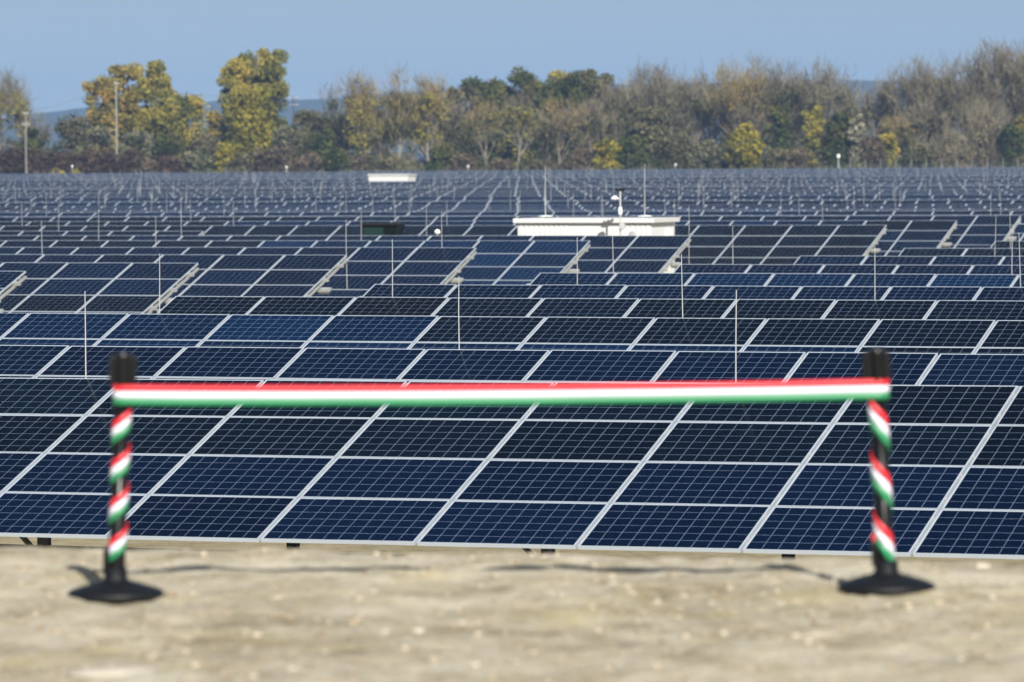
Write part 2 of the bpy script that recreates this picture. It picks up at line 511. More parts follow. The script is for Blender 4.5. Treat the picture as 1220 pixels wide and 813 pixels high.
def solar_row(c, s_lo, s_hi, ztop, label, toner, near, rod_phase, group, cut_lo=False, cut_hi=False, front=False, eps=0.0):
    """c: top edge line; s_lo/s_hi: ends along the row"""
    k0 = math.ceil((s_lo-S0)/PW - 1e-6); k1 = math.floor((s_hi-S0)/PW + 1e-6)
    ncol = k1-k0
    if ncol < 1: return
    sa = S0 + k0*PW; L_ = ncol*PW
    root = empty('solar_panel_row', S(sa, c-HC), -PSI, label=label, cat='solar panels', group=group)
    zb = ztop - HZ
    if eps:
        root.rotation_euler = (0, -eps, -PSI); root.location.z -= (-18.3-sa)*tan(eps)
    rr = np.random.RandomState(int(c*10) % 9999)
    T = Matrix.Translation((0, 0, zb)) @ RT      # slope frame inside the row frame
    panels = [(k, r) for r in (3, 2, 1, 0) for k in range(ncol)]
    solo = []
    if near:
        def inview(k, r):
            P = S(sa+(k+0.5)*PW, c-HC*(1-(r+.5)/4), zb+HZ*(r+.5)/4)
            x, y = px_of(P); return -40 < x < 1260
        solo = [p for p in panels if inview(*p)][:100]
    sset = set(solo)
    rest = [p for p in panels if p not in sset]
    for (k, r) in solo:
        tn = toner(sa+k*PW, r, rr)
        o = bpy.data.objects.new('solar_panel', PM[tn]); COL.objects.link(o)
        o.parent = root
        o.matrix_local = T @ Matrix.Translation((k*PW+0.0135, r*PH+0.008, rr.uniform(-0.002, 0.002))) @ Euler((rr.normal()*0.0016, rr.normal()*0.0012, 0)).to_matrix().to_4x4()
    if rest or not near:
        b = MB()
        fw = 0.0115 if near else 0.030; mx = (MW-2*fw-1.603)/2; my = (MH-2*fw-0.9618)/2; W_, H_ = MW-2*fw, MH-2*fw
        for (k, r) in rest:
            x0, y0 = k*PW+0.0135, r*PH+0.008
            b.box((x0, y0, -0.038), (x0+MW, y0+MH, -0.003), 0, T)
            q = [T @ Vector(p) for p in ((x0+fw, y0+fw, 0), (x0+MW-fw, y0+fw, 0), (x0+MW-fw, y0+MH-fw, 0), (x0+fw, y0+MH-fw, 0))]
            tn = toner(sa+k*PW, r, rr)
            b.add(q, [(0, 1, 2, 3)], 1+TL.index(tn), [[(-mx, -my), (W_-mx, -my), (W_-mx, H_-my), (-mx, H_-my)]])
        if near:
            o = b.build('solar_panel', [M_ALU]+[TONES[t] for t in TL], root)
            if len(rest) > 1: o['kind'] = 'stuff'
        else:
            far_b = b
    # support frame
    fb = MB()
    for y in (0.55, 1.45, 2.55, 3.5):
        fb.box((-0.10, y-0.03, -0.115), (L_+0.10, y+0.03, -0.040), 0, T)
    nraf = max(2, int(round(L_/2.75))+1)
    posts = []
    for i in range(nraf):
        x = 0.05 + (L_-0.1)*i/(nraf-1); xp = x + (0.9 if i == 0 else -0.9 if i == nraf-1 else 0)
        if i in (0, nraf-1) and ((cut_lo and i == 0) or (cut_hi and i == nraf-1)):
            fb.box((x-0.03, 0.0, -0.165), (x+0.03, 4*PH, -0.118), 0, T)      # end rafter
            fb.box((x-0.05, 2.25, -0.28), (x+0.26, 2.42, -0.22), 0, T); fb.box((x-0.05, 2.3, -0.35), (x+0.20, 2.38, -0.282), 0, T)
        elif near:
            fb.box((x-0.03, 0.55 if front else 0.15, -0.215), (x+0.03, 4*PH-0.15, -0.117), 0, T)
        if not front:
            for yy in (0.55, 3.3):
                posts.append((T @ Vector((xp, yy, -0.1175)), i))
    if front:
        for yy, sp in ((0.55, -21.8), (3.3, -20.2)):
            s_ = sp - 5.5*3
            while s_ < sa+L_:
                if s_ > sa: posts.append((T @ Vector((s_-sa, yy, -0.1175)), 0))
                s_ += 5.5
    if front:
        fb.build('support_frame', M_GALV, root)
        for p, i in posts:
            pb = MB()
            pb.box((p.x-0.06, p.y-0.04, 0.0), (p.x+0.06, p.y+0.04, p.z-0.03))
            if p.y < 1: pb.tube([(p.x-0.05, p.y, p.z-0.35), (p.x-0.26, p.y-0.12, p.z-0.07)], 0.03, 6)
            pb.build('post', M_DARK_SHADED, root)  # shade under the panels is put into the post colour
    else:
        for p, i in posts:
            fb.box((p.x-0.05, p.y-0.035, 0.0), (p.x+0.05, p.y+0.035, p.z))
        if near: fb.build('support_frame', M_GALV, root)
    # lightning rods, fixed behind the top edge every five modules
    rods = []
    if front:
        rods = [rod_at(105, 449, c)-sa, rod_at(878, 452, c)-sa, rod_at(1700, 452, c)-sa]; rod_phase = 1e6
    s = rod_phase + math.ceil((sa-rod_phase)/(5*PW))*5*PW if not front else 1e9
    while s < sa+L_:
        rods.append(s-sa); s += (5 if c < 250 else 10)*PW
    top = T @ Vector((0, 4*PH, 0))
    for x in rods:
        x += rr.uniform(-.08, .08)
        hh = 0.88+rr.uniform(-.05, .08); lx, ly = rr.normal()*0.017, rr.normal()*0.012
        rb = MB()
        rad = 0.0062 if near else 0.009
        rb.tube([(x-lx*0.9, top.y+0.09, top.z-0.85), (x, top.y+0.07, top.z), (x+lx*0.5, top.y+0.07, top.z+hh*0.5), (x+lx, top.y+0.07+ly, top.z+hh)], [rad*1.35, rad*1.2, rad, rad*0.75], 6)
        rb.box((x-0.025, top.y-0.05, top.z-0.13), (x+0.025, top.y+0.10, top.z-0.10))
        if near: rb.build('lightning_rod', M_ROD, root)
        else:
            bb = far_b.n
            far_b.v.extend(rb.v); far_b.n += rb.n
            for f in rb.f: far_b.f.append(tuple(bb+q for q in f)); far_b.m.append(7); far_b.uv.append(None)
    if not near:
        bb = far_b.n
        far_b.v.extend([tuple(p) for p in fb.v]); far_b.n += fb.n
        for f in fb.f: far_b.f.append(tuple(bb+q for q in f)); far_b.m.append(6); far_b.uv.append(None)
        # a far row is one mesh: replace the empty
        me = far_b.mesh('solar_panel_row', [M_ALU]+[TONES[t] for t in TL]+[M_GALV, M_ROD])
        loc, rot = root.location.copy(), root.rotation_euler.copy()
        bpy.data.objects.remove(root)
        o = bpy.data.objects.new('solar_panel_row', me); COL.objects.link(o)
        o.location = loc; o.rotation_euler = rot
        tag(o, label, 'solar panels', group)

def rlo(c): return -0.5409*c
def rhi(c): return -0.2704*c

def t_row1(s, r, rr): return 'navy' if r < 2 else 'dark'
def t_row2(s, r, rr): return 'mid' if r == 3 else ('blue' if s < -20 else 'dark')
def t_row2(s, r, rr): return 'navy' if rr.rand() < .8 else 'mid'
def t_row3(s, r, rr): return 'blue' if (s < -26 or (r == 2 and s < -20)) else 'dark'
def t_dark(s, r, rr): return 'dark' if rr.rand() < .8 else 'black'
def t_far(p):
    def f(s, r, rr):
        q = math.sin(s*0.05+p*1.7)+0.8*math.sin(p*2.3)
        return 'blue' if q > -0.1 else ('navy' if q > -1.2 else 'mid')
    return f
def t_mixed(p):
    def f(s, r, rr):
        q = math.sin(s*0.07+p*1.7)+math.sin(s*0.031+p)+0.5*math.sin(p*5+r)
        return 'navy' if q > 0.2 else ('mid' if q > -0.8 else ('dark' if q > -1.3 else 'blue'))
    return f

AISLE_L, AISLE_R = -45.75, -35.8
# measured rows of the near block
rows_c = [44.95 + 8.42*i for i in range(11)]
rows_z = [2.105, 2.07, 2.17, 2.165, 2.13, 2.13, 2.10, 2.10, 2.11, 2.13, 2.12]
rods_s = {0: None}
def rod_at(px, py, c):
    """rod phase from the photo pixel of the foot of a rod on row c"""
    u = px-610; d = Vector((u/F_PX, 1, 0)); k = c/(d.dot(Nv)); return (d*k).dot(Av)
rod_px = {0: (105, 449), 1: (539, 414), 2: (813.6, 380), 3: (467, 353), 4: (686, 334), 5: (1205, 337), 6: (870, 313)}
toners = [t_row1, t_row2, t_row3, t_dark, t_mixed(1.5), t_mixed(0.2), t_mixed(3.0), t_mixed(2.0), t_mixed(5.1), t_mixed(4.0), t_mixed(.9)]
GR = 'rows of solar panels across the field'
for i, c in enumerate(rows_c):
    lo = max(AISLE_R, rlo(c-HC)-9); hi = rhi(c)+9
    ph = rod_at(*rod_px[i], c) if i in rod_px else rng.uniform(0, 8)
    if i == 0: lbl = 'nearest row of navy solar panels, all four panels high in view under the ribbon'
    else: lbl = '%s row of solar panels back from the ribbon, right of the diagonal aisle' % ordn(i+1)
    solar_row(c, lo, hi, rows_z[i], lbl, toners[i], True, ph, GR, cut_lo=(lo == AISLE_R), front=(i == 0), eps=radians(0.26) if i == 0 else radians(0.05) if i == 1 else 0.0)
for i, c in enumerate(rows_c):
    if rlo(c)-9 > AISLE_L: continue
    lo = rlo(c)-9
    if AISLE_L-lo < 4: continue
    solar_row(c, lo, AISLE_L, rows_z[i], '%s row of solar panels back from the ribbon, ending left of the diagonal aisle' % ordn(i+1), t_mixed(i*1.3+.5), True, rng.uniform(0, 8), GR, cut_hi=True)
# the row cut short to make room for the cabin and the tractor
solar_row(137.6, rlo(137.6)-9, -64.4, 2.12, 'short row of solar panels ending left of the tractor cab', t_mixed(2.2), True, rng.uniform(0, 8), GR, cut_hi=True)
# far rows
cs = []
c = 148.8
for (n, gap) in ((13, 16.2), (23, 17.0), (12, 15.5), (14, 15.5), (30, 15)):
    for i in range(n):
        cs.append(c); c += 8.42
    c += gap-8.42
YMAX = 868
zfar = [2.12, 2.14, 2.19, 2.23, 2.20, 2.16, 2.14]
for i, c in enumerate(cs):
    lo = rlo(c)-8; hi = rhi(c)+8
    lo = max(lo, (c*cos(PSI)-YMAX)/sin(PSI))
    if hi-lo < 8: continue
    # the field is not quite level: rows sit a little higher or lower than their neighbours
    z = (zfar[i] if i < 3 else 2.13 + 0.045*sin(i*1.9)*sin(i*0.37+.5) + rng.uniform(-.03, .03)) + 0.02*sin(i*0.7)
    near = c < 200
    if i < 2:
        solar_row(c, lo, AISLE_L, z, '%s row of solar panels behind the white cabin, ending at the aisle' % ordn(i+1), t_mixed(i*1.1+.3) if i else t_dark, near, rng.uniform(0, 8), GR, cut_hi=True)
        continue
    solar_row(c, lo, hi if c > 175 else AISLE_L, z, '%s row of solar panels behind the white cabin, reaching right across the field' % ordn(i+1), (t_mixed if i < 3 else t_far)(i*0.9+.3), near, rng.uniform(0, 8), GR, cut_hi=(c <= 175))

# ------------------------------------------------------------------ white cabin in the field
def frame_at(s, c): return S(s, c), -PSI
def cabin(s0, c0, w, d, h, label, detail=True):
    root = empty('equipment_cabin', S(s0, c0), -PSI, label=label, cat='cabin', group='white equipment cabins among the panel rows')
    b = MB(); b.bevbox((0, 0, 0.15), (w, d, h-0.147), 0.015)
    if detail:
        for k in range(26):      # corrugation ribs on front and side
            x = 0.12 + k*(w-0.24)/25
            if 1.75 < x < 3.4: continue
            b.box((x-0.02, -0.03, 0.2), (x+0.02, 0.02, h-0.16))
        for k in range(8):
            y = 0.2+k*(d-0.4)/7
            b.box((w-0.02, y-0.012, 0.2), (w+0.012, y+0.012, h-0.2))
    b.build('wall', M_WHITE, root)
    b = MB(); b.bevbox((-0.11, -0.13, h-0.145), (w+0.13, d+0.13, h), 0.015); b.build('roof', M_WHITE, root)
    b = MB(); b.box((0.05, 0.05, 0), (w-0.05, d-0.05, 0.148)); b.build('plinth', M_GREY, root)
    if detail:
        b = MB(); b.bevbox((1.45, -0.035, 0.25), (2.6, -0.002, h-0.3), 0.01); dr = b.build('door', M_WHITE, root)
        b = MB(); b.box((2.45, -0.075, 1.1), (2.5, -0.037, 1.3)); b.build('handle', M_DARK_SHADED, dr)
        for x, z0, z1 in ((0.4, h-0.62, h-0.36), (3.55, h-0.6, h-0.35)):
            b = MB(); b.box((x, -0.03, z0), (x+0.28, -0.014, z1))
            for k in range(5): b.box((x+.02, -0.042, z0+.02+k*.048), (x+.26, -0.031, z0+.045+k*.048))
            b.build('vent_grille', M_WHITE2, root)
        b = MB(); b.box((w+0.014, 1.3, h-0.62), (w+0.06, 1.75, h-0.36)); b.build('vent_grille', M_WHITE2, root)
        b = MB(); b.bevbox((3.78, -0.16, h-0.62), (3.92, -0.014, h-0.40), 0.02); b.build('junction_box', M_GREY, root)
    return root
cab_s, cab_c = -53.45, 134.3
HCAB = 2.56
cabin(cab_s, cab_c, 4.45, 2.16, HCAB, 'long low white cabin with flat overhanging roof standing behind the panel rows')
cabin(-199.7, 458.3, 4.6, 2.2, 2.80, 'small white cabin far off near the tree line', False)

def mast(name, x, y, z0, ztop, label, disc):
    root = empty(name, S(x, y, z0), -PSI, label=label, cat='mast', group='thin masts on the cabin roof')
    b = MB()
    b.lathe([(0.22, 0.035), (0.235, 0.045), (0.22, 0.07), (0.10, 0.085), (0.04, 0.09)], 24)
    for k in range(3):
        a = k*2.09+.4; b.box((0.16*cos(a)-.03, 0.16*sin(a)-.03, 0), (0.16*cos(a)+.03, 0.16*sin(a)+.03, 0.04))
    b.build('weighted_base', M_WHITE, root)
    b = MB(); b.tube([(0, 0, 0.1), (0, 0, 1.0), (0.005, 0, ztop-z0)], [0.015, 0.011, 0.008], 8); b.build('pole', M_ROD, root)
ROOF = HCAB + 0.002
mast('roof_mast', cab_s+0.55, cab_c+1.0, ROOF, 4.20, 'thin mast on a round base at the left end of the cabin roof', 1)
mast('roof_mast', cab_s+3.95, cab_c+0.8, ROOF, 4.25, 'thin mast on a round base at the right end of the cabin roof', 1)

# weather pole in front of the cabin
P = S(-49.35, 132.9)
u = 740-610; k = 132.9/(Vector((u/F_PX, 1, 0)).dot(Nv)); P = Vector((u/F_PX*k, k, 0))
wp = empty('weather_pole', P, 0, label='slim pole with weather sensors rising in front of the white cabin', cat='weather station')
def zy(y, Y, x): return CZ+(H0+ROLL*(x-610)-y)*Y/F_PX
zt = zy(228, P.y, 740)
b = MB(); b.tube([(0, 0, 0), (0, 0, zt)], 0.028, 10); b.build('pole', M_ROD, wp)
b = MB()
b.tube([(-0.10, 0, zt+0.01), (0.10, 0, zt+0.01)], 0.02, 6)
for a in (-0.11, 0, 0.11):
    b.lathe([(0.02, 0), (0.05, 0.02), (0.05, 0.06), (0.02, 0.09)], 10, org=(a, 0, zt+0.01))
b.build('wind_sensor', M_BLACK, wp)
b = MB(); z = zy(237, P.y, 740)
b.tube([(0, 0, z), (-0.16, 0, z+0.02)], 0.014, 6)
b.lathe([(0.05, -0.03), (0.12, 0.0), (0.10, 0.05), (0.03, 0.085), (0.01, 0.10)], 14, org=(-0.17, 0, z)); b.build('radiation_sensor', M_WHITE2, wp)
b = MB(); z = zy(251, P.y, 740); b.bevbox((-0.055, -0.08, z-0.12), (0.055, 0.04, z+0.10), 0.015); b.build('sensor_housing', M_WHITE2, wp)
b = MB(); z = zy(270, P.y, 740); b.bevbox((-0.04, -0.14, z-0.09), (0.14, -0.03, z+0.10), 0.02); b.build('control_box', M_GREY, wp)

# white dome lamp left of the cabin
u = 522-610; k = 131.6/(Vector((u/F_PX, 1, 0)).dot(Nv)); P = Vector((u/F_PX*k, k, 0))
gl = empty('dome_sensor', P, 0, label='small white dome on a short pole between the tractor cab and the white cabin', cat='sensor')
z = zy(276.5, P.y, 522)
b = MB(); b.tube([(0, 0, 0), (0, 0, z-0.06)], 0.025, 8); b.build('pole', M_ROD, gl)
b = MB(); b.lathe([(0.03, -0.075), (0.075, -0.055), (0.095, -0.01), (0.085, 0.03), (0.06, 0.062), (0.03, 0.078), (0.006, 0.083)], 20); o = b.build('dome', M_WHITE2, gl, True); o.location = (0, 0, z)

# ------------------------------------------------------------------ tractor
def tractor():
    u = 457-610; c = 138.0; k = c/(Vector((u/F_PX, 1, 0)).dot(Nv)); P = Vector((u/F_PX*k, k, 0))
    t = empty('tractor', P, radians(-8), label='small dark green tractor with boxy glazed cab parked behind the panels', cat='tractor')
    Mg = mat('tractor_green', (0.012, 0.045, 0.028), 0.4)
    Mgl = mat('cab_glass', (0.012, 0.032, 0.030), 0.08, spec=0.5)
    Mgd = mat('dark_cab_glass', (0.004, 0.010, 0.010), 0.1, spec=0.4)
    Mdk = mat('cab_black', (0.006, 0.007, 0.007), 0.45, spec=0.2)
    ztop = zy(265.3, P.y, 457)
    b = MB(); b.bevbox((-2.15, -0.33, 0.75), (-0.58, 0.33, 1.38), 0.07); b.bevbox((-2.22, -0.28, 0.55), (-2.1, 0.28, 1.0), 0.03); b.build('hood', Mg, t)
    b = MB(); b.box((-2.0, -0.2, 0.45), (0.6, 0.2, 0.76)); b.tube([(-1.8, -.62, .38), (-1.8, .62, .38)], .06, 8); b.tube([(0, -.62, .62), (0, .62, .62)], .08, 8); b.build('chassis', Mdk, t)
    b = MB()
    x0, x1, yy = -0.56, 0.57, 0.52
    for x in (x0, 0.12, x1):
        for y in (-yy, yy): b.box((x-0.03, y-0.03, 0.8), (x+0.03, y+0.03, ztop-0.1))
    b.box((x0-.03, -yy-.031, 0.74), (x1+.03, yy+.031, 1.05))
    cabf = b.build('cab', Mdk, t)
    b = MB(); b.bevbox((x0-0.10, -yy-0.08, ztop-0.12), (x1+0.08, yy+0.08, ztop), 0.035); b.build('roof', Mdk, cabf)
    for (a, bb) in (((x0+.031, -yy-.01), (0.089, -yy+.01)), ((0.151, -yy-.01), (x1-.031, -yy+.01)), ((x0+.031, yy-.01), (x1-.031, yy+.01)), ((x0-.01, -yy+.031), (x0+.01, yy-.031)), ((x1-.01, -yy+.031), (x1+.01, yy-.031))):
        b = MB(); b.box((*a, 1.052), (*bb, ztop-0.122)); b.build('window', Mgl if a[0] < 0 else Mgd, cabf)
    b = MB(); b.bevbox((-0.12, -0.22, 0.95), (0.3, 0.22, 1.1), 0.04); b.bevbox((0.22, -0.2, 1.1), (0.34, 0.2, 1.75), 0.04); b.build('seat', Mdk, t)
    b = MB(); b.lathe([(0.03, 1.4), (0.035, 2.0)], 8, org=(-1.3, 0, 0)); b.build('exhaust', Mdk, t)
    for (x, r, w_) in ((-1.8, 0.38, 0.22), (0, 0.62, 0.32)):
        for sy in (-1, 1):
            R_ = Matrix.Translation((x, sy*0.66, r)) @ Matrix.Rotation(pi/2, 4, 'X')
            b = MB(); h = w_/2
            b.lathe([(r*.6, -h), (r*.9, -h), (r, -h*.7), (r, h*.7), (r*.9, h), (r*.6, h)], 28, mat=R_)
            for k in range(18):
                Q = R_ @ Matrix.Rotation(k*2*pi/18, 4, 'Z'); b.box((r-.01, -.025, -h*.9), (r+.025, .025, h*.9), 0, Q)
            wh = b.build('wheel', M_RUBBER, t)
            b = MB(); b.lathe([(0.05, -h*1.02), (r*.58, -h*1.02), (r*.58, h*1.02), (0.05, h*1.02)], 20, mat=R_); b.build('rim', mat('rim_yellow', (0.5, 0.35, 0.03), 0.5), wh)
    for sy in (-1, 1):
        b = MB()
        for k in range(8):
            a0 = radians(15+k*20); Q = Matrix.Translation((0, sy*0.66, 0.62)) @ Matrix.Rotation(-a0, 4, 'Y')
            b.box((0.68, -0.17, -0.13), (0.71, 0.17, 0.13), 0, Q)
        b.build('fender', Mg, t)
tractor()

# ------------------------------------------------------------------ stanchions and ribbon
def ground_pt(px, py, h=1.71):
    for _ in range(12):
        Y = h*F_PX/(py-(H0+ROLL*(px-610))); X = (px-610)/F_PX*Y
        h = CZ-float(mound_h(np.array([X]), np.array([Y]))[0])
    return Vector((X, Y, 0))
def stanchion(bx, by, tx, ty, label, hand, turns, zs, ph0):
    G = ground_pt(bx, by)
    G.z = float(mound_h(np.array([G.x]), np.array([G.y]))[0])
    root = empty('stanchion', G, 0, label=label, cat='barrier post', group='black barrier posts holding the ribbon')
    Hh = zy(ty, G.y, tx)-G.z
    tip = Vector(((tx-610)/F_PX*G.y-G.x, 0, Hh))
    lean = Vector((0, 0, 1)).rotation_difference(tip.normalized()).to_matrix().to_4x4()
    Ht = tip.length
    b = MB()
    b.lathe([(0.184, 0.0), (0.190, 0.008), (0.190, 0.022), (0.180, 0.030), (0.145, 0.043), (0.100, 0.056), (0.062, 0.066), (0.047, 0.076), (0.045, 0.12)], 48)
    b.build('base', M_RUBBER, root, True)
    b = MB(); b.lathe([(0.032, 0.05), (0.0335, 0.07), (0.0335, Ht-0.13)], 32, mat=lean); post = b.build('post', M_BLACK, root, True)
    # belt head with slots
    b = MB(); z0 = Ht-0.132
    b.lathe([(0.034, z0), (0.037, z0+0.01), (0.037, Ht-0.01), (0.033, Ht), (0.0, Ht+0.003)], 32, mat=lean)
    for k in range(4):
        Q = lean @ Matrix.Rotation(k*pi/2+0.25, 4, 'Z')
        b.bevbox((0.028, -0.021, z0+0.012), (0.052, -0.008, Ht-0.012), 0.003, 0, Q)
        b.bevbox((0.028, 0.008, z0+0.012), (0.052, 0.021, Ht-0.012), 0.003, 0, Q)
        b.box((0.036, -0.008, z0+0.03), (0.041, 0.008, Ht-0.03), 0, Q)
    b.build('belt_head', M_BLACK, root)
    # small clip low on the post
    b = MB(); b.bevbox((-0.053, -0.030, 0.10), (-0.028, 0.012, 0.20), 0.006, 0, lean); cl = b.build('cord_clip', M_BLACK, root)
    if hand < 0:
        b = MB(); b.bevbox((-0.050, -0.026, 0.202), (-0.036, 0.006, 0.225), 0.003, 0, lean); b.build('clip_button', M_RED, cl)
    # spiral ribbon wrap: three colour stripes
    zlo, zhi, pitch_ = zs
    b = MB(); n = 40*turns; width = 0.090 if hand > 0 else 0.125
    R_ = 0.0365
    T_ = turns*2*pi
    vs = []; idx = []
    levels = [0, .333, .334, .666, .667, 1.0]
    for i in range(n+1):
        t = i/n; a = ph0 + hand*T_*t
        z = zlo+(zhi-zlo)*t
        rr_ = R_+0.0012*sin(a*3.1)+0.0008*sin(a*7)
        for l in (0, 1/3, 2/3, 1.0):
            rr2 = rr_ + 0.002*(1-abs(2*l-1))
            p = lean @ Vector((rr2*cos(a), rr2*sin(a), z+(l-.5)*width))
            vs.append(p)
    for mi, l in enumerate((0, 1, 2)):
        fs = [(i*4+l, (i+1)*4+l, (i+1)*4+l+1, i*4+l+1) for i in range(n)]
        b.add(vs, fs, [2, 1, 0][mi])
    o = b.build('ribbon_wrap', [M_RED, M_RWHITE, M_GREEN], root, True)
    o.modifiers.new('thick', 'SOLIDIFY').thickness = 0.0008
    return root, G, lean, Ht
# front of post is -Y (angle -90 deg); left bands rise to the right
L = stanchion(134.5, 716, 146.5, 421, 'black barrier post on the left holding the ribbon, wrapped in four ribbon turns', 1, 4, (0.135, 0.76, 0), radians(-90)-pi*0.92)
Rr = stanchion(1055.5, 708, 1044, 416, 'black barrier post on the right holding the ribbon, wrapped in three ribbon turns', -1, 3, (0.075, 0.77, 0), radians(-90)+pi*1.05)

def ribbon():
    LG, RG = L[1], Rr[1]
    def P3(px, py, Y): return Vector(((px-610)/F_PX*Y, Y, zy(py, Y, px)))
    a0, a1 = P3(147, 470.5, LG.y), P3(1046, 463.5, RG.y)
    d = (a1-a0); d.z = 0; d.normalize(); nrm = Vector((d.y, -d.x, 0))     # towards the camera
    R_ = 0.0395; W = 0.080
    path = []
    for k in range(13):          # round the back of the left post, clockwise to its front
        a = pi*0.98 - 0 - k/12*pi*0.98
        path.append(a0 + (-d*sin(a)*R_*1.1) + nrm*(-cos(a))*-1*R_ if False else a0 + (-d)*sin(a)*R_*1.15 + nrm*cos(a)*R_)
    n = 60
    for k in range(1, n):
        t = k/n; p = a0.lerp(a1, t)+nrm*R_; p.z -= 0.010*4*t*(1-t); path.append(p)
    for k in range(13):
        a = k/12*pi*0.98
        path.append(a1 + d*sin(a)*R_*1.15 + nrm*cos(a)*R_)
    b = MB(); vs = []
    for i, p in enumerate(path):
        t = i/len(path)
        tw = 0.0035*sin(t*23)+0.002*sin(t*57)
        for l in (0, 1/3, 2/3, 1):
            vs.append(p + Vector((0, 0, (l-.5)*W)) + nrm*(tw*(l-.5)+0.0015*sin(l*pi)))
    for mi, l in enumerate((0, 1, 2)):
        b.add(vs, [(i*4+l, (i+1)*4+l, (i+1)*4+l+1, i*4+l+1) for i in range(len(path)-1)], [2, 1, 0][mi])
    o = b.build('ribbon', [M_RED, M_RWHITE, M_GREEN], None, True)
    o.modifiers.new('thick', 'SOLIDIFY').thickness = 0.0008
    tag(o, 'red, white and green striped ribbon stretched between the two black posts', 'ribbon')
ribbon()

# ------------------------------------------------------------------ trees
BARK_D = mat('dark_bark', (0.085, 0.068, 0.052), 0.95, noise=0.3, nscale=1.5)
BARK_P = mat('pale_bark', (0.25, 0.23, 0.19), 0.9, noise=0.3, nscale=1.5)
BARK_M = mat('grey_bark', (0.17, 0.145, 0.115), 0.95, noise=0.3, nscale=1.5)
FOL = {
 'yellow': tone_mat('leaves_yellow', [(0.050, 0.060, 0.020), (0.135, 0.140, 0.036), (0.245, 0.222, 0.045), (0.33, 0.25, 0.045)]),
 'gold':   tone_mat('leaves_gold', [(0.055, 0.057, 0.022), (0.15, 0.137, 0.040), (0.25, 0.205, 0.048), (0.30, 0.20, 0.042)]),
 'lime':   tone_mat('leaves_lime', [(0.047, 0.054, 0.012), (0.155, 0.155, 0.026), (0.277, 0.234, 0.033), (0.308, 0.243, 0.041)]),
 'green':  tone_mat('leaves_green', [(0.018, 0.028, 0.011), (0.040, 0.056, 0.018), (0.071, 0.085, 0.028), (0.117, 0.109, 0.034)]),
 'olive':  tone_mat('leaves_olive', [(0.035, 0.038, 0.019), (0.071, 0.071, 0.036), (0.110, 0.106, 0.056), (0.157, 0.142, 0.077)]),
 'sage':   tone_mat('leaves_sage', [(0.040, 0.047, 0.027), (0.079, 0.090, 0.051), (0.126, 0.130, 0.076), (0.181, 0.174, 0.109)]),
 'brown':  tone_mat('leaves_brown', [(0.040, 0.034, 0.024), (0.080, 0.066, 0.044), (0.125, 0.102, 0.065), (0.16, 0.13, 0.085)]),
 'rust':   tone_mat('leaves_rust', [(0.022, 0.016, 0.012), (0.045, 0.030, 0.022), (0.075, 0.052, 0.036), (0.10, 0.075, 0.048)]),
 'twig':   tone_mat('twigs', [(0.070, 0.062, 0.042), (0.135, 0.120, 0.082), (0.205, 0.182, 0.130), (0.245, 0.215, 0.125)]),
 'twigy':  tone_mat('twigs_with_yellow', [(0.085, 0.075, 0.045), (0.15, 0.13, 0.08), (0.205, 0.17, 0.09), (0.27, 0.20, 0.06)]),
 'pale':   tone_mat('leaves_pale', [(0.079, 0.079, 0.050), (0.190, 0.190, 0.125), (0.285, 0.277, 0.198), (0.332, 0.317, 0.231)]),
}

def leaves(C, rad, n, size, rr, tone, up=0.0, squash=0.8):
    """n leaf-sized quads spread through clumps C with radii rad"""
    k = rr.randint(len(C), size=n)
    d = rr.normal(size=(n, 3)); d /= np.linalg.norm(d, axis=1)[:, None]+1e-9
    r = rr.rand(n)**0.5*(1+0.25*rr.rand(n))
    P = C[k] + d*(rad[k]*r)[:, None]*np.array([1, 1, squash])
    a = rr.normal(size=(n, 3)); a /= np.linalg.norm(a, axis=1)[:, None]
    b = np.cross(a, rr.normal(size=(n, 3))); b /= np.linalg.norm(b, axis=1)[:, None]+1e-9
    s = size*(0.6+0.8*rr.rand(n))[:, None]
    V = np.stack([P-a*s*.5-b*s*.35, P+a*s*.5-b*s*.35, P+a*s*.5+b*s*.35, P-a*s*.5+b*s*.35], 1).reshape(-1, 3)
    t = np.clip(tone[k] + 0.16*rr.normal(size=n), 0, 1)
    return V, np.arange(4*n).reshape(-1, 4), t

def twigs(C, O, n, ln, w, rr, tone, spread=0.55):
    """n thin slivers leaving clump centres C, pointing away from O and up"""
    k = rr.randint(len(C), size=n)
    d = C[k]-O; d /= np.linalg.norm(d, axis=1)[:, None]+1e-9
    d = d*0.6 + np.array([0, 0, 0.75]) + rr.normal(size=(n, 3))*spread
    d /= np.linalg.norm(d, axis=1)[:, None]
    P = C[k] + rr.normal(size=(n, 3))*ln*0.33
    L_ = ln*(0.4+0.9*rr.rand(n))[:, None]
    sd = np.cross(d, rr.normal(size=(n, 3))); sd /= np.linalg.norm(sd, axis=1)[:, None]+1e-9
    ww = w*(0.6+0.8*rr.rand(n))[:, None]
    V = np.stack([P-sd*ww, P+sd*ww, P+d*L_+sd*ww*.35, P+d*L_-sd*ww*.35], 1).reshape(-1, 3)
    t = np.clip(tone[k]+0.18*rr.normal(size=n), 0, 1)
    return V, np.arange(4*n).reshape(-1, 4), t

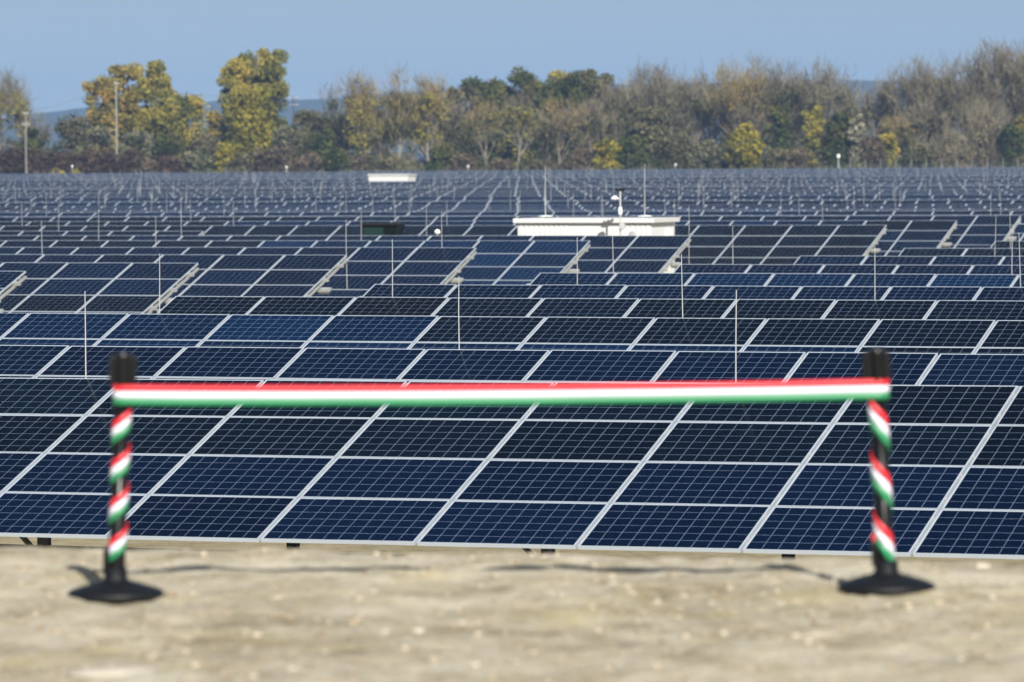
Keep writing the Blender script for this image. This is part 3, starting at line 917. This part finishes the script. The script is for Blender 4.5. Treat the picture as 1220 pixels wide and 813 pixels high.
def branches(mb, p, d, ln, r, depth, rr, ends, gnarl=0.25):
    pts = [p]; rs = [r]; q = p.copy(); dd = d.copy()
    ns = 3
    for i in range(ns):
        dd = (dd + Vector(rr.normal(size=3))*gnarl*0.4 + Vector((0, 0, 0.10))).normalized()
        q = q + dd*ln/ns
        pts.append(q.copy()); rs.append(r*(1-0.5*(i+1)/ns))
    mb.tube(pts, rs, 5 if depth > 1 else 4, cap=False)
    ends.append((q.copy(), depth))
    if depth <= 0: return
    for i in range(2 + (rr.rand() < .6)):
        t = 0.45+0.55*rr.rand()
        bp = p.lerp(q, t) if i else q
        nd = (dd + Vector(rr.normal(size=3))*0.55 + Vector((0, 0, 0.15))).normalized()
        branches(mb, bp, nd, ln*(0.55+0.25*rr.rand()), r*0.5, depth-1, rr, ends, gnarl)

def tree(x, ytop, hw, kind, Y, label, bark=None, seed=0, dens=1.0, base=0.22, lean=0.0, group='trees along the far edge of the field', name='tree', cat='tree', top=0.5):
    rr = np.random.RandomState(seed*31+int(x))
    P = at(x, ytop, Y); H = P.z; W = hw*Y/F_PX
    root = empty(name, (P.x, Y, 0), 0, label=label, cat=cat, group=group)
    mb = MB(); ends = []
    bare = kind.startswith('twig')
    r0 = (0.018*H+0.06)*(0.62 if bark is BARK_P else 1)
    # trunk
    hh = H*(0.5 if bare else 0.72)
    tp = [Vector((0, 0, -0.2))]; q = Vector((0, 0, 0)); dirn = Vector((lean, 0, 1)).normalized()
    nst = 6
    nodes = []
    for i in range(nst):
        q = q + (dirn + Vector(rr.normal(size=3))*0.05)*hh/nst; tp.append(q.copy()); nodes.append(q.copy())
    mb.tube(tp, [r0*(1-0.75*i/nst) for i in range(nst+1)], 8, cap=False)
    nl = 9 if bare else 8
    for i in range(nl):
        t = base+(1-base)*(i+0.5)/nl
        f = t*nst; j = min(nst-1, int(f)); p = tp[j].lerp(tp[j+1], f-j)
        ang = rr.rand()*6.28
        out = Vector((cos(ang), sin(ang)*0.8, 0))
        up = 0.9+0.8*t if bare else 0.55+0.7*t
        d = (out*1.0 + Vector((0, 0, up))).normalized()
        reach = (H-p.z)*0.62 if bare else W*0.85*(1.1-0.4*t)
        reach = min(reach, W*1.15/max(0.35, out.x*d.x if abs(out.x) > .3 else 0.55))
        branches(mb, p, d, reach*0.62, r0*0.42*(1.1-0.6*t), 2 if bare else 1, rr, ends)
    bk = bark or (BARK_M if bare else BARK_D)
    mb.build('trunk', bk, root)
    # crown
    if bare:
        lf = rr.rand()
        E_ = np.array([e[0][:] for e in ends if e[1] <= 1])
        # keep within envelope, plus filler clumps near top
        n2 = 34
        th = rr.rand(n2)*6.28; zz = base*0.9+(1-base*0.9)*rr.rand(n2)**0.75; wv = W*np.sqrt(np.clip(1-((zz-0.62)/0.5)**2, 0.05, 1))
        rad = np.sqrt(rr.rand(n2))
        Fc = np.stack([np.cos(th)*wv*rad+lean*zz*H, np.sin(th)*wv*rad, zz*H*0.93], 1)
        C = np.concatenate([E_, Fc]) if len(E_) else Fc
        C[:, 0] = np.clip(C[:, 0], -W*1.05+min(0, lean*H), W*1.05+max(0, lean*H)); C[:, 2] = np.minimum(C[:, 2], H*0.95)
        tone = np.clip(0.42+0.22*rr.normal(size=len(C)) + (0.18 if kind == 'twigy' else 0)*(C[:, 2]/H > .65), 0, 1)
        O = np.array([0, 0, H*0.3])
        V, Fq, t = twigs(C, O, int(2150*dens*(W/5)**0.8), H*0.11, 0.055, rr, tone)
        if kind == 'twigy' or top:
            kk = FOL[kind]
            sel = C[:, 2] > H*(0.5 if kind == 'twigy' else 0.25)
            C2 = C[sel]; V2, F2, t2 = leaves(C2, np.full(len(C2), H*0.05), int((650 if kind == 'twigy' else 260)*dens), 0.30, rr, np.full(len(C2), 0.85 if kind == 'twigy' else 0.45))
            V = np.concatenate([V, V2]); Fq = np.concatenate([Fq, F2+len(Fq)*4]); t = np.concatenate([t, t2])
        # the last olive or ochre leaves cling low in the crown
        lowc = C[C[:, 2] < H*0.78]
        V3, F3, t3 = leaves(lowc, np.full(len(lowc), H*0.06), int((900+2600*lf)*dens), 0.36, rr, np.full(len(lowc), 0.55))
        o = nmesh('crown', np.concatenate([V, V3]), np.concatenate([Fq, F3+len(Fq)*4]), [FOL[kind], FOL['olive' if lf < .45 else 'green' if lf < .7 else 'sage' if lf < .85 else 'yellow']], root, np.concatenate([t, t3]))
        o.data.polygons.foreach_set('material_index', np.concatenate([np.zeros(len(t)), np.ones(len(t3))]).astype(np.int32))
    else:
        n = int(44+W*3)
        th = rr.rand(n)*6.28; zz = base+(1-base)*rr.rand(n)
        prof = np.sqrt(np.clip(1-((zz-(0.55+base*.3))/(0.62-base*.2))**2, 0.10, 1))
        rad = rr.rand(n)**0.45
        C = np.stack([np.cos(th)*W*0.82*prof*rad+lean*zz*H, np.sin(th)*W*0.7*prof*rad, zz*H*0.93], 1)
        # keep the top pointed at H
        R_ = W*(0.24+0.22*rr.rand(n))
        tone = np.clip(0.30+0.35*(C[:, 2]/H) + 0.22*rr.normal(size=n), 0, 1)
        C[:, 2] = np.minimum(C[:, 2], H-R_*0.7)
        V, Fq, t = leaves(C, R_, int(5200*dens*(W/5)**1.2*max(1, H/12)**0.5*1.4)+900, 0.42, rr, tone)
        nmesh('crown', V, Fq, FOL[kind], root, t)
    return root

def shrub(x, ytop, hw, kind, Y, label, seed=0, dens=1.0, name='shrub', group='shrubs along the far edge of the field'):
    rr = np.random.RandomState(seed*17+int(x*3))
    P = at(x, ytop, Y); H = P.z; W = hw*Y/F_PX
    root = empty(name, (P.x, Y, 0), 0, label=label, cat='shrub', group=group)
    mb = MB()
    for i in range(6):
        a = rr.rand()*6.28; mb.tube([(0.15*cos(a), .15*sin(a), -0.1), (W*.25*cos(a), W*.25*sin(a), H*.35), (W*.5*cos(a), W*.5*sin(a), H*.7)], [0.07, 0.045, 0.02], 5, cap=False)
    mb.build('stem', BARK_D, root)
    n = int(26+W*3.2)
    th = rr.rand(n)*6.28; zz = rr.rand(n); rad = rr.rand(n)**0.5*np.sqrt(1-zz**2*0.75)
    R_ = W*(0.22+0.18*rr.rand(n))
    C = np.stack([np.cos(th)*W*0.85*rad, np.sin(th)*W*0.6*rad, 0.12*H+zz*H*0.82], 1)
    C[:, 2] = np.minimum(C[:, 2], H-R_*0.6)
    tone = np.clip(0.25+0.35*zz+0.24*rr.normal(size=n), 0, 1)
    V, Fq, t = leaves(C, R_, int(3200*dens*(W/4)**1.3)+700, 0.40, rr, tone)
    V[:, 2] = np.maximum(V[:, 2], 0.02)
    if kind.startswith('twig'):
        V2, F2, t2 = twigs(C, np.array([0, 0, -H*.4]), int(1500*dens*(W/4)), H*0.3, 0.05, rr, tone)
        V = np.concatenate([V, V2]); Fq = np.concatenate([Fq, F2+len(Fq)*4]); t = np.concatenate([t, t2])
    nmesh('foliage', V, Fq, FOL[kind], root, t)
    return root

TREES = [
 # x, ytop, hw, kind, Y, label, extras
 (2, 84, 26, 'twig', 905, 'bare grey tree cut by the left edge of the picture', {}),
 (46, 134, 13, 'twig', 960, 'low pale bare tree right of the concrete pole', {'dens': .6}),
 (124, 88, 24, 'gold', 925, 'orange-tinged poplar left of the tall pale pole', {'dens': 1.2, 'base': .3}),
 (149, 71, 22, 'gold', 930, 'tallest orange-yellow poplar right behind the tall pale pole', {'dens': 1.1, 'base': .35}),
 (180, 70, 28, 'yellow', 932, 'rounded yellow-green poplar crown right of the tall pale pole', {'dens': 1.5, 'base': .25}),
 (215, 108, 34, 'yellow', 922, 'lower spreading yellow-green tree right of the poplar group', {'dens': 1.4, 'base': .2}),
 (287, 58, 26, 'yellow', 925, 'left stem of the tall yellow twin trees, dense high crown', {'dens': 1.5, 'base': .28}),
 (320, 52, 27, 'yellow', 928, 'right stem of the tall yellow twin trees, topmost crown on the left half', {'dens': 1.6, 'base': .28}),
 (300, 102, 32, 'lime', 912, 'bright yellow lower tree in front of the tall twin trees', {'dens': 1.1, 'base': .2}),
 (259, 128, 14, 'gold', 915, 'small golden tree in the gap left of the tall twin trees', {'dens': .8}),
 (372, 130, 24, 'olive', 930, 'small round olive tree right of the dark utility pole', {}),
 (400, 140, 20, 'olive', 935, 'low olive tree left of the three thin poplars', {}),
 (412, 96, 20, 'twig', 920, 'bare tree leaning left of the three thin poplars', {'dens': .7}),
 (438, 88, 19, 'twigy', 905, 'leftmost of three thin poplars with yellow tops', {'bark': BARK_P, 'lean': -.06, 'base': .3}),
 (476, 82, 15, 'twigy', 905, 'middle of three thin poplars with yellow tops', {'bark': BARK_P, 'lean': .02, 'base': .35}),
 (512, 86, 18, 'twigy', 907, 'rightmost of three thin poplars with yellow tops', {'bark': BARK_P, 'base': .35}),
 (456, 128, 26, 'twig', 930, 'brown twiggy tree behind the thin poplars on the left', {}),
 (535, 118, 26, 'twig', 925, 'brown twiggy tree right of the thin poplars', {}),
 (553, 100, 28, 'olive', 945, 'olive crown at the left shoulder of the green wood', {'dens': 1.1}),
 (578, 90, 30, 'green', 950, 'green rounded crown, first of the dense green wood', {'base': .1, 'dens': 1.4}),
 (608, 92, 28, 'green', 955, 'green crown second from the left in the dense green wood', {'base': .1, 'dens': 1.3}),
 (638, 82, 32, 'green', 950, 'broad green crown in the middle of the dense green wood', {'base': .1, 'dens': 1.4}),
 (668, 84, 30, 'yellow', 955, 'yellow-tinged crown inside the dense green wood', {'base': .1, 'dens': 1.2}),
 (694, 79, 30, 'green', 950, 'tallest dark green crown of the dense green wood', {'base': .1, 'dens': 1.4}),
 (718, 86, 28, 'olive', 948, 'olive crown at the right end of the dense green wood', {'base': .1, 'dens': 1.2}),
 (580, 116, 26, 'twigy', 915, 'pale-stemmed thin tree in front of the green wood on the left', {'dens': .25, 'bark': BARK_P, 'base': .35}),
 (616, 106, 26, 'twig', 912, 'grey twiggy tree with slanting pale trunk before the green wood', {'bark': BARK_P, 'lean': .1, 'base': .3, 'dens': .25}),
 (645, 128, 20, 'twig', 916, 'low twiggy tree with leaning pale trunk before the green wood', {'dens': .3, 'bark': BARK_P, 'lean': .08}),
 (668, 112, 30, 'twigy', 905, 'thin tree with straight bright pale trunk in front of the green wood', {'dens': .3, 'bark': BARK_P, 'base': .35}),
 (703, 120, 26, 'twig', 915, 'grey-brown twiggy tree below the tallest green crown', {}),
 (742, 96, 24, 'twig', 930, 'bare tree just right of the dense green wood', {}),
 (770, 76, 24, 'twig', 935, 'tall bare tree with fanned top right of the green wood', {}),
 (800, 80, 22, 'twig', 928, 'tall bare tree above the mast on the cabin roof', {}),
 (770, 128, 30, 'olive', 912, 'rounded olive tree low in front of the tall bare trees', {}),
 (822, 92, 22, 'twig', 930, 'bare tree fourth right of the green wood', {}),
 (846, 84, 22, 'twig', 940, 'bare brown tree left of the mossy topped tree', {}),
 (878, 73, 26, 'twigy', 925, 'tall tree with yellow-green top above the bright yellow bush', {'bark': BARK_M}),
 (908, 70, 24, 'twig', 935, 'tall bare tree right behind the bright yellow bush', {}),
 (938, 73, 24, 'twig', 930, 'bare tree above the slim green tree', {}),
 (962, 86, 20, 'twig', 940, 'bare tree behind the slim golden tree', {}),
 (986, 73, 24, 'twig', 928, 'tall bare tree above the dark green bushy tree', {}),
 (1012, 112, 18, 'twig', 950, 'low bare tree in the dip where the hill shows', {'dens': .7}),
 (1043, 100, 26, 'twig', 935, 'brown bare tree right of the dip in the tree line', {}),
 (1086, 72, 30, 'twig', 930, 'broad bare tree with pale trunk near the right side', {'bark': BARK_P}),
 (1116, 90, 22, 'olive', 945, 'olive leafed tree between two broad bare trees', {}),
 (1138, 64, 28, 'twig', 925, 'broad dark bare tree second from the right edge', {}),
 (1165, 78, 22, 'twig', 945, 'bare tree half hidden beside the tallest bare tree', {}),
 (1190, 47, 32, 'twig', 920, 'tallest bare tree close to the right edge', {'bark': BARK_D}),
 (1218, 56, 26, 'twigy', 930, 'tall brownish tree cut by the right edge', {}),
 (1247, 60, 28, 'twig', 935, 'bare tree beyond the right edge of the wood', {}),
 (930, 122, 14, 'green', 905, 'slim green tree right of the bright yellow bush', {}),
 (969, 122, 13, 'yellow', 905, 'slim golden tree left of the dark green bushy tree', {'dens': .8}),
 (1000, 128, 20, 'green', 903, 'dark green bushy tree below the tall bare tree', {'base': .1, 'dens': 1.3}),
 (1022, 132, 11, 'pale', 900, 'pale leafed small tree touching the dark green bushy tree', {'dens': .7, 'base': .15}),
 (1068, 136, 20, 'twigy', 905, 'small brownish tree with a few yellow leaves near the fence', {}),
 (1100, 118, 22, 'twig', 908, 'thin tree with long pale trunk behind the fence', {'bark': BARK_P}),
]
for i, (x, yt, hw, kd, Y, lb, ex) in enumerate(TREES):
    tree(x, yt, hw, kd, Y, lb, seed=i+1, **ex)

SHRUBS = [
 (38, 152, 20, 'green', 898, 'dark green shrub behind the concrete pole'),
 (88, 138, 30, 'olive', 900, 'large olive willow shrub left of the tall pale pole'),
 (118, 150, 26, 'sage', 895, 'grey-green willow shrub at the foot of the tall pale pole'),
 (165, 158, 28, 'sage', 893, 'sage green shrub below the poplar group'),
 (203, 160, 26, 'green', 893, 'mid green shrub below the lower spreading tree'),
 (245, 160, 26, 'olive', 892, 'olive shrub left of the bright yellow lower tree'),
 (270, 172, 16, 'lime', 886, 'small yellow-green shrub before the twin trees'),
 (345, 150, 24, 'sage', 895, 'sage shrub at the foot of the dark utility pole'),
 (382, 155, 26, 'green', 893, 'green shrub right of the dark utility pole'),
 (18, 178, 44, 'rust', 884, 'low maroon shrub in the left corner'),
 (68, 184, 38, 'rust', 883, 'low maroon shrub second from the left corner'),
 (118, 180, 30, 'rust', 884, 'dark maroon shrub below the tall pale pole'),
 (160, 180, 26, 'rust', 883, 'nearly black shrub under the poplar group'),
 (172, 188, 18, 'brown', 880, 'low buff brown shrub between two black shrubs'),
 (205, 187, 22, 'rust', 881, 'small black shrub right of the buff shrub'),
 (235, 182, 22, 'sage', 882, 'grey-green low shrub right of the small black shrub'),
 (285, 184, 20, 'olive', 881, 'low olive shrub under the bright yellow tree'),
 (328, 176, 32, 'brown', 886, 'wide reddish brown shrub below the twin trees'),
 (372, 184, 18, 'brown', 882, 'small reddish shrub right of the wide one'),
 (400, 178, 20, 'green', 882, 'green shrub left of the thin poplars'),
 (430, 186, 22, 'brown', 889, 'brown undergrowth shrub at the foot of the thin poplars'),
 (470, 189, 18, 'olive', 885, 'low olive shrub between the thin poplars'),
 (530, 172, 22, 'green', 888, 'green shrub right of the thin poplars'),
 (552, 184, 20, 'brown', 884, 'brown shrub left of the first pale trunk'),
 (598, 190, 18, 'brown', 886, 'rust brown shrub between the pale trunks'),
 (640, 190, 18, 'olive', 884, 'olive shrub between the leaning trunk and the bright trunk'),
 (695, 178, 20, 'brown', 887, 'brown shrub right of the bright pale trunk'),
 (722, 166, 20, 'lime', 886, 'yellow-green shrub above the white cabin'),
 (755, 162, 24, 'green', 890, 'dark green round shrub above the weather pole'),
 (805, 160, 28, 'olive', 890, 'olive shrub left of the yellow bush'),
 (842, 168, 22, 'sage', 887, 'grey-green shrub beside the yellow bush'),
 (888, 147, 27, 'lime', 886, 'bright yellow bush, the brightest in the tree line'),
 (925, 178, 20, 'olive', 884, 'low olive shrub right of the bright yellow bush'),
 (952, 176, 18, 'brown', 888, 'brown shrub below the slim golden tree'),
 (1040, 165, 22, 'brown', 890, 'rust brown shrub right of the dark green tree'),
 (1062, 160, 18, 'lime', 892, 'yellow-green shrub behind the fence'),
 (1098, 170, 22, 'olive', 889, 'olive shrub behind the fence'),
 (1134, 160, 26, 'twig', 892, 'greyish brown twiggy shrub behind the fence'),
 (1176, 136, 30, 'twig', 895, 'large dome-shaped grey shrub at the right side'),
 (1210, 150, 22, 'green', 890, 'dark green shrub at the right edge'),
 (1215, 135, 12, 'gold', 894, 'orange leafed shrub cut by the right edge'),
 (70, 201, 9, 'gold', 872, 'tiny yellow shrub at the field edge, left one'),
 (93, 202, 6, 'lime', 872, 'tiny yellow shrub at the field edge beside the camera pole'),
]
for i, (x, yt, hw, kd, Y, lb) in enumerate(SHRUBS):
    shrub(x, yt, hw, kd, Y, lb, seed=i+3)

# undergrowth and the wood behind that read as one mass
def band(name, label, x0, x1, Y0, Y1, hfn, n, mats, cl, seed, size=0.45, tw=0.4):
    rr = np.random.RandomState(seed)
    K = cl
    X = x0+(x1-x0)*rr.rand(K); Y = Y0+(Y1-Y0)*rr.rand(K)
    px = 610+X/Y*F_PX
    Hh = np.array([hfn(p) for p in px])*(0.75+0.35*rr.rand(K))
    zz = rr.rand(K)**0.8
    C = np.stack([X, Y, Hh*zz], 1); R_ = 0.8+1.4*rr.rand(K)
    C[:, 2] = np.maximum(C[:, 2], R_*0.5)
    for j, m in enumerate(mats):
        pass
    grp = rr.randint(len(mats), size=K)
    # neighbouring clumps share a kind
    grp = ((np.sin(px*0.045+seed)+np.sin(px*0.021+2*seed)+0.35*rr.normal(size=K)+2)/4*len(mats)).astype(int).clip(0, len(mats)-1)
    Vs = []; Ts = []; Ms = []
    for j, m in enumerate(mats):
        s = grp == j
        if not s.any(): continue
        tone = np.clip(0.4+0.2*rr.normal(size=s.sum()), 0, 1)
        nj = int(n*s.mean())
        V, Fq, t = leaves(C[s], R_[s], int(nj*(1-tw)), size, rr, tone)
        V2, F2, t2 = twigs(C[s], np.array([0, 900, -30]), int(nj*tw), 1.8, 0.05, rr, tone)
        Vs += [V, V2]; Ts += [t, t2]; Ms += [np.full(len(t)+len(t2), j)]
    V = np.concatenate(Vs); t = np.concatenate(Ts); mi = np.concatenate(Ms)
    V[:, 2] = np.maximum(V[:, 2], 0.01)
    o = nmesh(name, V, np.arange(len(V)).reshape(-1, 4), [FOL[m] for m in mats], None, t)
    o.data.polygons.foreach_set('material_index', mi.astype(np.int32))
    tag(o, label, 'vegetation', kind='stuff')
def h_under(px): return 3.6 + 1.0*sin(px*0.03)+0.7*sin(px*.11) - (0.9 if 420 < px < 690 else 0)
def h_back(px):
    if px < 400: return 8.0 + 1.5*sin(px*0.05)
    return 9.8 + 1.8*sin(px*0.037) + 1.0*sin(px*.13) - (2.5 if 985 < px < 1035 else 0)
band('undergrowth', 'tangled low undergrowth along the foot of the tree line', -112, 112, 886, 897, h_under, 30000, ['brown', 'olive', 'sage', 'green', 'sage', 'olive', 'brown'], 700, 3)
band('far_wood', 'dense brown and olive wood behind the separate trees', -118, 118, 958, 985, h_back, 60000, ['olive', 'twig', 'olive', 'green', 'green', 'brown', 'olive', 'twig'], 1000, 5, 0.5, 0.35)

# ------------------------------------------------------------------ poles near the tree line
M_CONC = mat('concrete', (0.27, 0.265, 0.25), 0.9, noise=0.12)
M_WOODP = mat('weathered_wood', (0.07, 0.05, 0.04), 0.9)
def upole(x, ytop, Y, label, m, r, arms, name='utility_pole'):
    P = at(x, ytop, Y); H = P.z
    root = empty(name, (P.x, Y, 0), 0.3, label=label, cat='utility pole', group='utility poles before the trees')
    b = MB(); b.tube([(0, 0, -0.1), (0, 0, H)], [r, r*0.7], 10); b.build('pole', m, root)
    for (dz, w) in arms:
        b = MB(); b.box((-w, -0.08-r, H-dz-0.08), (w, -r+0.005, H-dz+0.08)); a = b.build('crossarm', m, root)
        for sx in (-1, 0, 1):
            b = MB(); b.lathe([(0.05, 0), (0.09, 0.06), (0.05, 0.12), (0.09, 0.18), (0.03, 0.26)], 8, org=(sx*w*0.9, -0.04-r, H-dz+0.081)); b.build('insulator', M_WHITE2, a)
    return Vector((P.x, Y, H))
p1 = upole(33, 134, 880, 'short concrete pole with crossarm near the left edge', M_CONC, 0.14, [(0.3, 0.55), (2.4, 0.6)])
p2 = upole(141, 98, 900, 'tall pale concrete pole in front of the poplar group', M_CONC, 0.20, [(0.4, 0.45)])
p3 = upole(352, 115, 898, 'dark thin pole with two crossarms right of the twin trees', M_WOODP, 0.16, [(0.5, 0.8), (1.9, 0.8)])
M_WIRE = mat('wire', (0.06, 0.06, 0.06), 0.6)
def wire(a, bq, sag, label):
    b = MB(); pts = [a.lerp(bq, t/24) - Vector((0, 0, sag*4*(t/24)*(1-t/24))) for t in range(25)]
    b.tube(pts, 0.022, 4); o = b.build('overhead_wire', M_WIRE); tag(o, label, 'wire', 'overhead wires')
wire(p1+Vector((0, 0, 0.1)), p2+Vector((-.1, 0, -.1)), 0.8, 'wire between the short concrete pole and the tall pale pole')
wire(p2+Vector((0.1, 0, -.1)), p3+Vector((0, 0, 0)), 1.2, 'wire between the tall pale pole and the dark thin pole')
wire(p1+Vector((-30, 0, 1.0)), p1+Vector((-.1, 0, 0.1)), 0.7, 'wire leaving the short concrete pole past the left edge')

def campole(x, ytop, Y, label, k=1.0):
    P = at(x, ytop, Y); H = P.z
    root = empty('camera_pole', (P.x, Y, 0), 0, label=label, cat='camera pole', group='camera poles along the field edge')
    b = MB(); b.tube([(0, 0, 0), (0, 0, H-0.2)], 0.07*k, 8); b.build('pole', M_GALV, root)
    b = MB(); b.bevbox((-0.16*k, -0.35*k, H-0.42*k), (0.16*k, 0.12*k, H-0.02), 0.05); b.tube([(0, -.36*k, H-.2*k), (0, -.42*k, H-.2*k)], .09*k, 10); b.build('camera_housing', M_WHITE2, root)
campole(88, 197, 874, 'small white-headed camera pole at the field edge near the left')
campole(343, 198, 874, 'small white-headed camera pole below the dark utility pole')
campole(559, 197, 874, 'small white-headed camera pole right of the thin poplars')
campole(806, 195, 874, 'small white-headed camera pole left of the bright yellow bush')
campole(1000, 184, 874, 'tallest white-headed camera pole at the start of the fence', 1.6)

# fence on the right
def fence():
    Y = 872
    x0, x1 = at(1014, 190, Y).x, at(1250, 190, Y).x
    root = empty('fence', (x0, Y, 0), 0, label='pale wire fence on evenly spaced posts at the right end of the field', cat='fence')
    n = 14; L_ = x1-x0; h = at(1110, 189, Y).z
    for i in range(n):
        x = L_*i/(n-1); b = MB()
        b.tube([(x, 0, 0), (x, 0, h-0.3), (x-0.02, -0.3, h)], 0.05, 6); b.build('fence_post', M_GALV, root)
    b = MB()
    for k in range(9): b.tube([(0, 0.08, 0.2+k*0.32), (L_, 0.08, 0.2+k*0.32)], 0.006, 4)
    for i in range(int(L_/0.3)): b.tube([(i*.3, 0.08, 0.1), (i*.3, .08, h-.4)], 0.005, 3)
    b.build('wire_mesh', M_GALV, root)
fence()

# ------------------------------------------------------------------ hills far away
M_HILL = mat('wooded_hillside', (0.045, 0.062, 0.035), 1.0, spec=0.05, noise=0.5, nscale=0.012)
def hills():
    # skyline rows read from the photo: (x, y)
    prof = [(-700, 150), (-200, 146), (0, 143), (40, 137), (100, 129), (170, 126), (260, 122), (330, 121), (400, 118), (470, 112), (545, 106), (640, 104), (760, 101), (900, 98), (1010, 96), (1060, 97), (1140, 96), (1220, 98), (1500, 104), (2000, 110)]
    Yd = 6500
    X = np.linspace(-2600, 2600, 420); px = 610+X/Yd*F_PX
    yy = np.interp(px, [p[0] for p in prof], [p[1] for p in prof])
    hz = CZ + (H0+ROLL*(px-610)-yy)*Yd/F_PX
    hz = hz + 5*fbm(X*0.012, X*0+1.0) + 2.6*fbm(X*0.08, X*0+4)
    ts = [0, .1, .25, .4, .55, .7, .85, 1.0, 1.2, 1.5]
    ys_ = [5300, 5420, 5600, 5800, 5980, 6150, 6330, 6500, 6900, 7600]
    fr = [-.02, .14, .30, .46, .60, .74, .88, 1.0, .85, -.02]
    V = []
    for y, f in zip(ys_, fr):
        z = hz*f + (6*fbm(X*0.01, np.full_like(X, y*0.01)) if 0 < f < 1 else 0)
        V.append(np.stack([X, np.full_like(X, y), z], 1))
    V = np.concatenate(V); nx = len(X)
    i, j = np.meshgrid(np.arange(nx-1), np.arange(len(ys_)-1)); b0 = (j*nx+i).ravel()
    tag(nmesh('hills', V, np.stack([b0, b0+1, b0+nx+1, b0+nx], 1), M_HILL), kind='structure')
hills()

# ------------------------------------------------------------------ haze
def haze():
    b = MB(); b.box((-3200, -200, -1.0), (3200, 8000, 150)); 
    m = bpy.data.materials.new('haze'); m.use_nodes = True
    nt = m.node_tree; nt.nodes.clear()
    o = nt.nodes.new('ShaderNodeOutputMaterial'); v = nt.nodes.new('ShaderNodeVolumePrincipled')
    v.inputs['Color'].default_value = (0.36, 0.58, 1.0, 1)
    v.inputs['Density'].default_value = HAZE_D
    v.inputs['Anisotropy'].default_value = 0.0
    nt.links.new(v.outputs[0], o.inputs['Volume'])
    ob = b.build('haze', m)
    tag(ob, 'thin pale blue autumn haze over the field and hills', 'haze', kind='stuff')
haze()
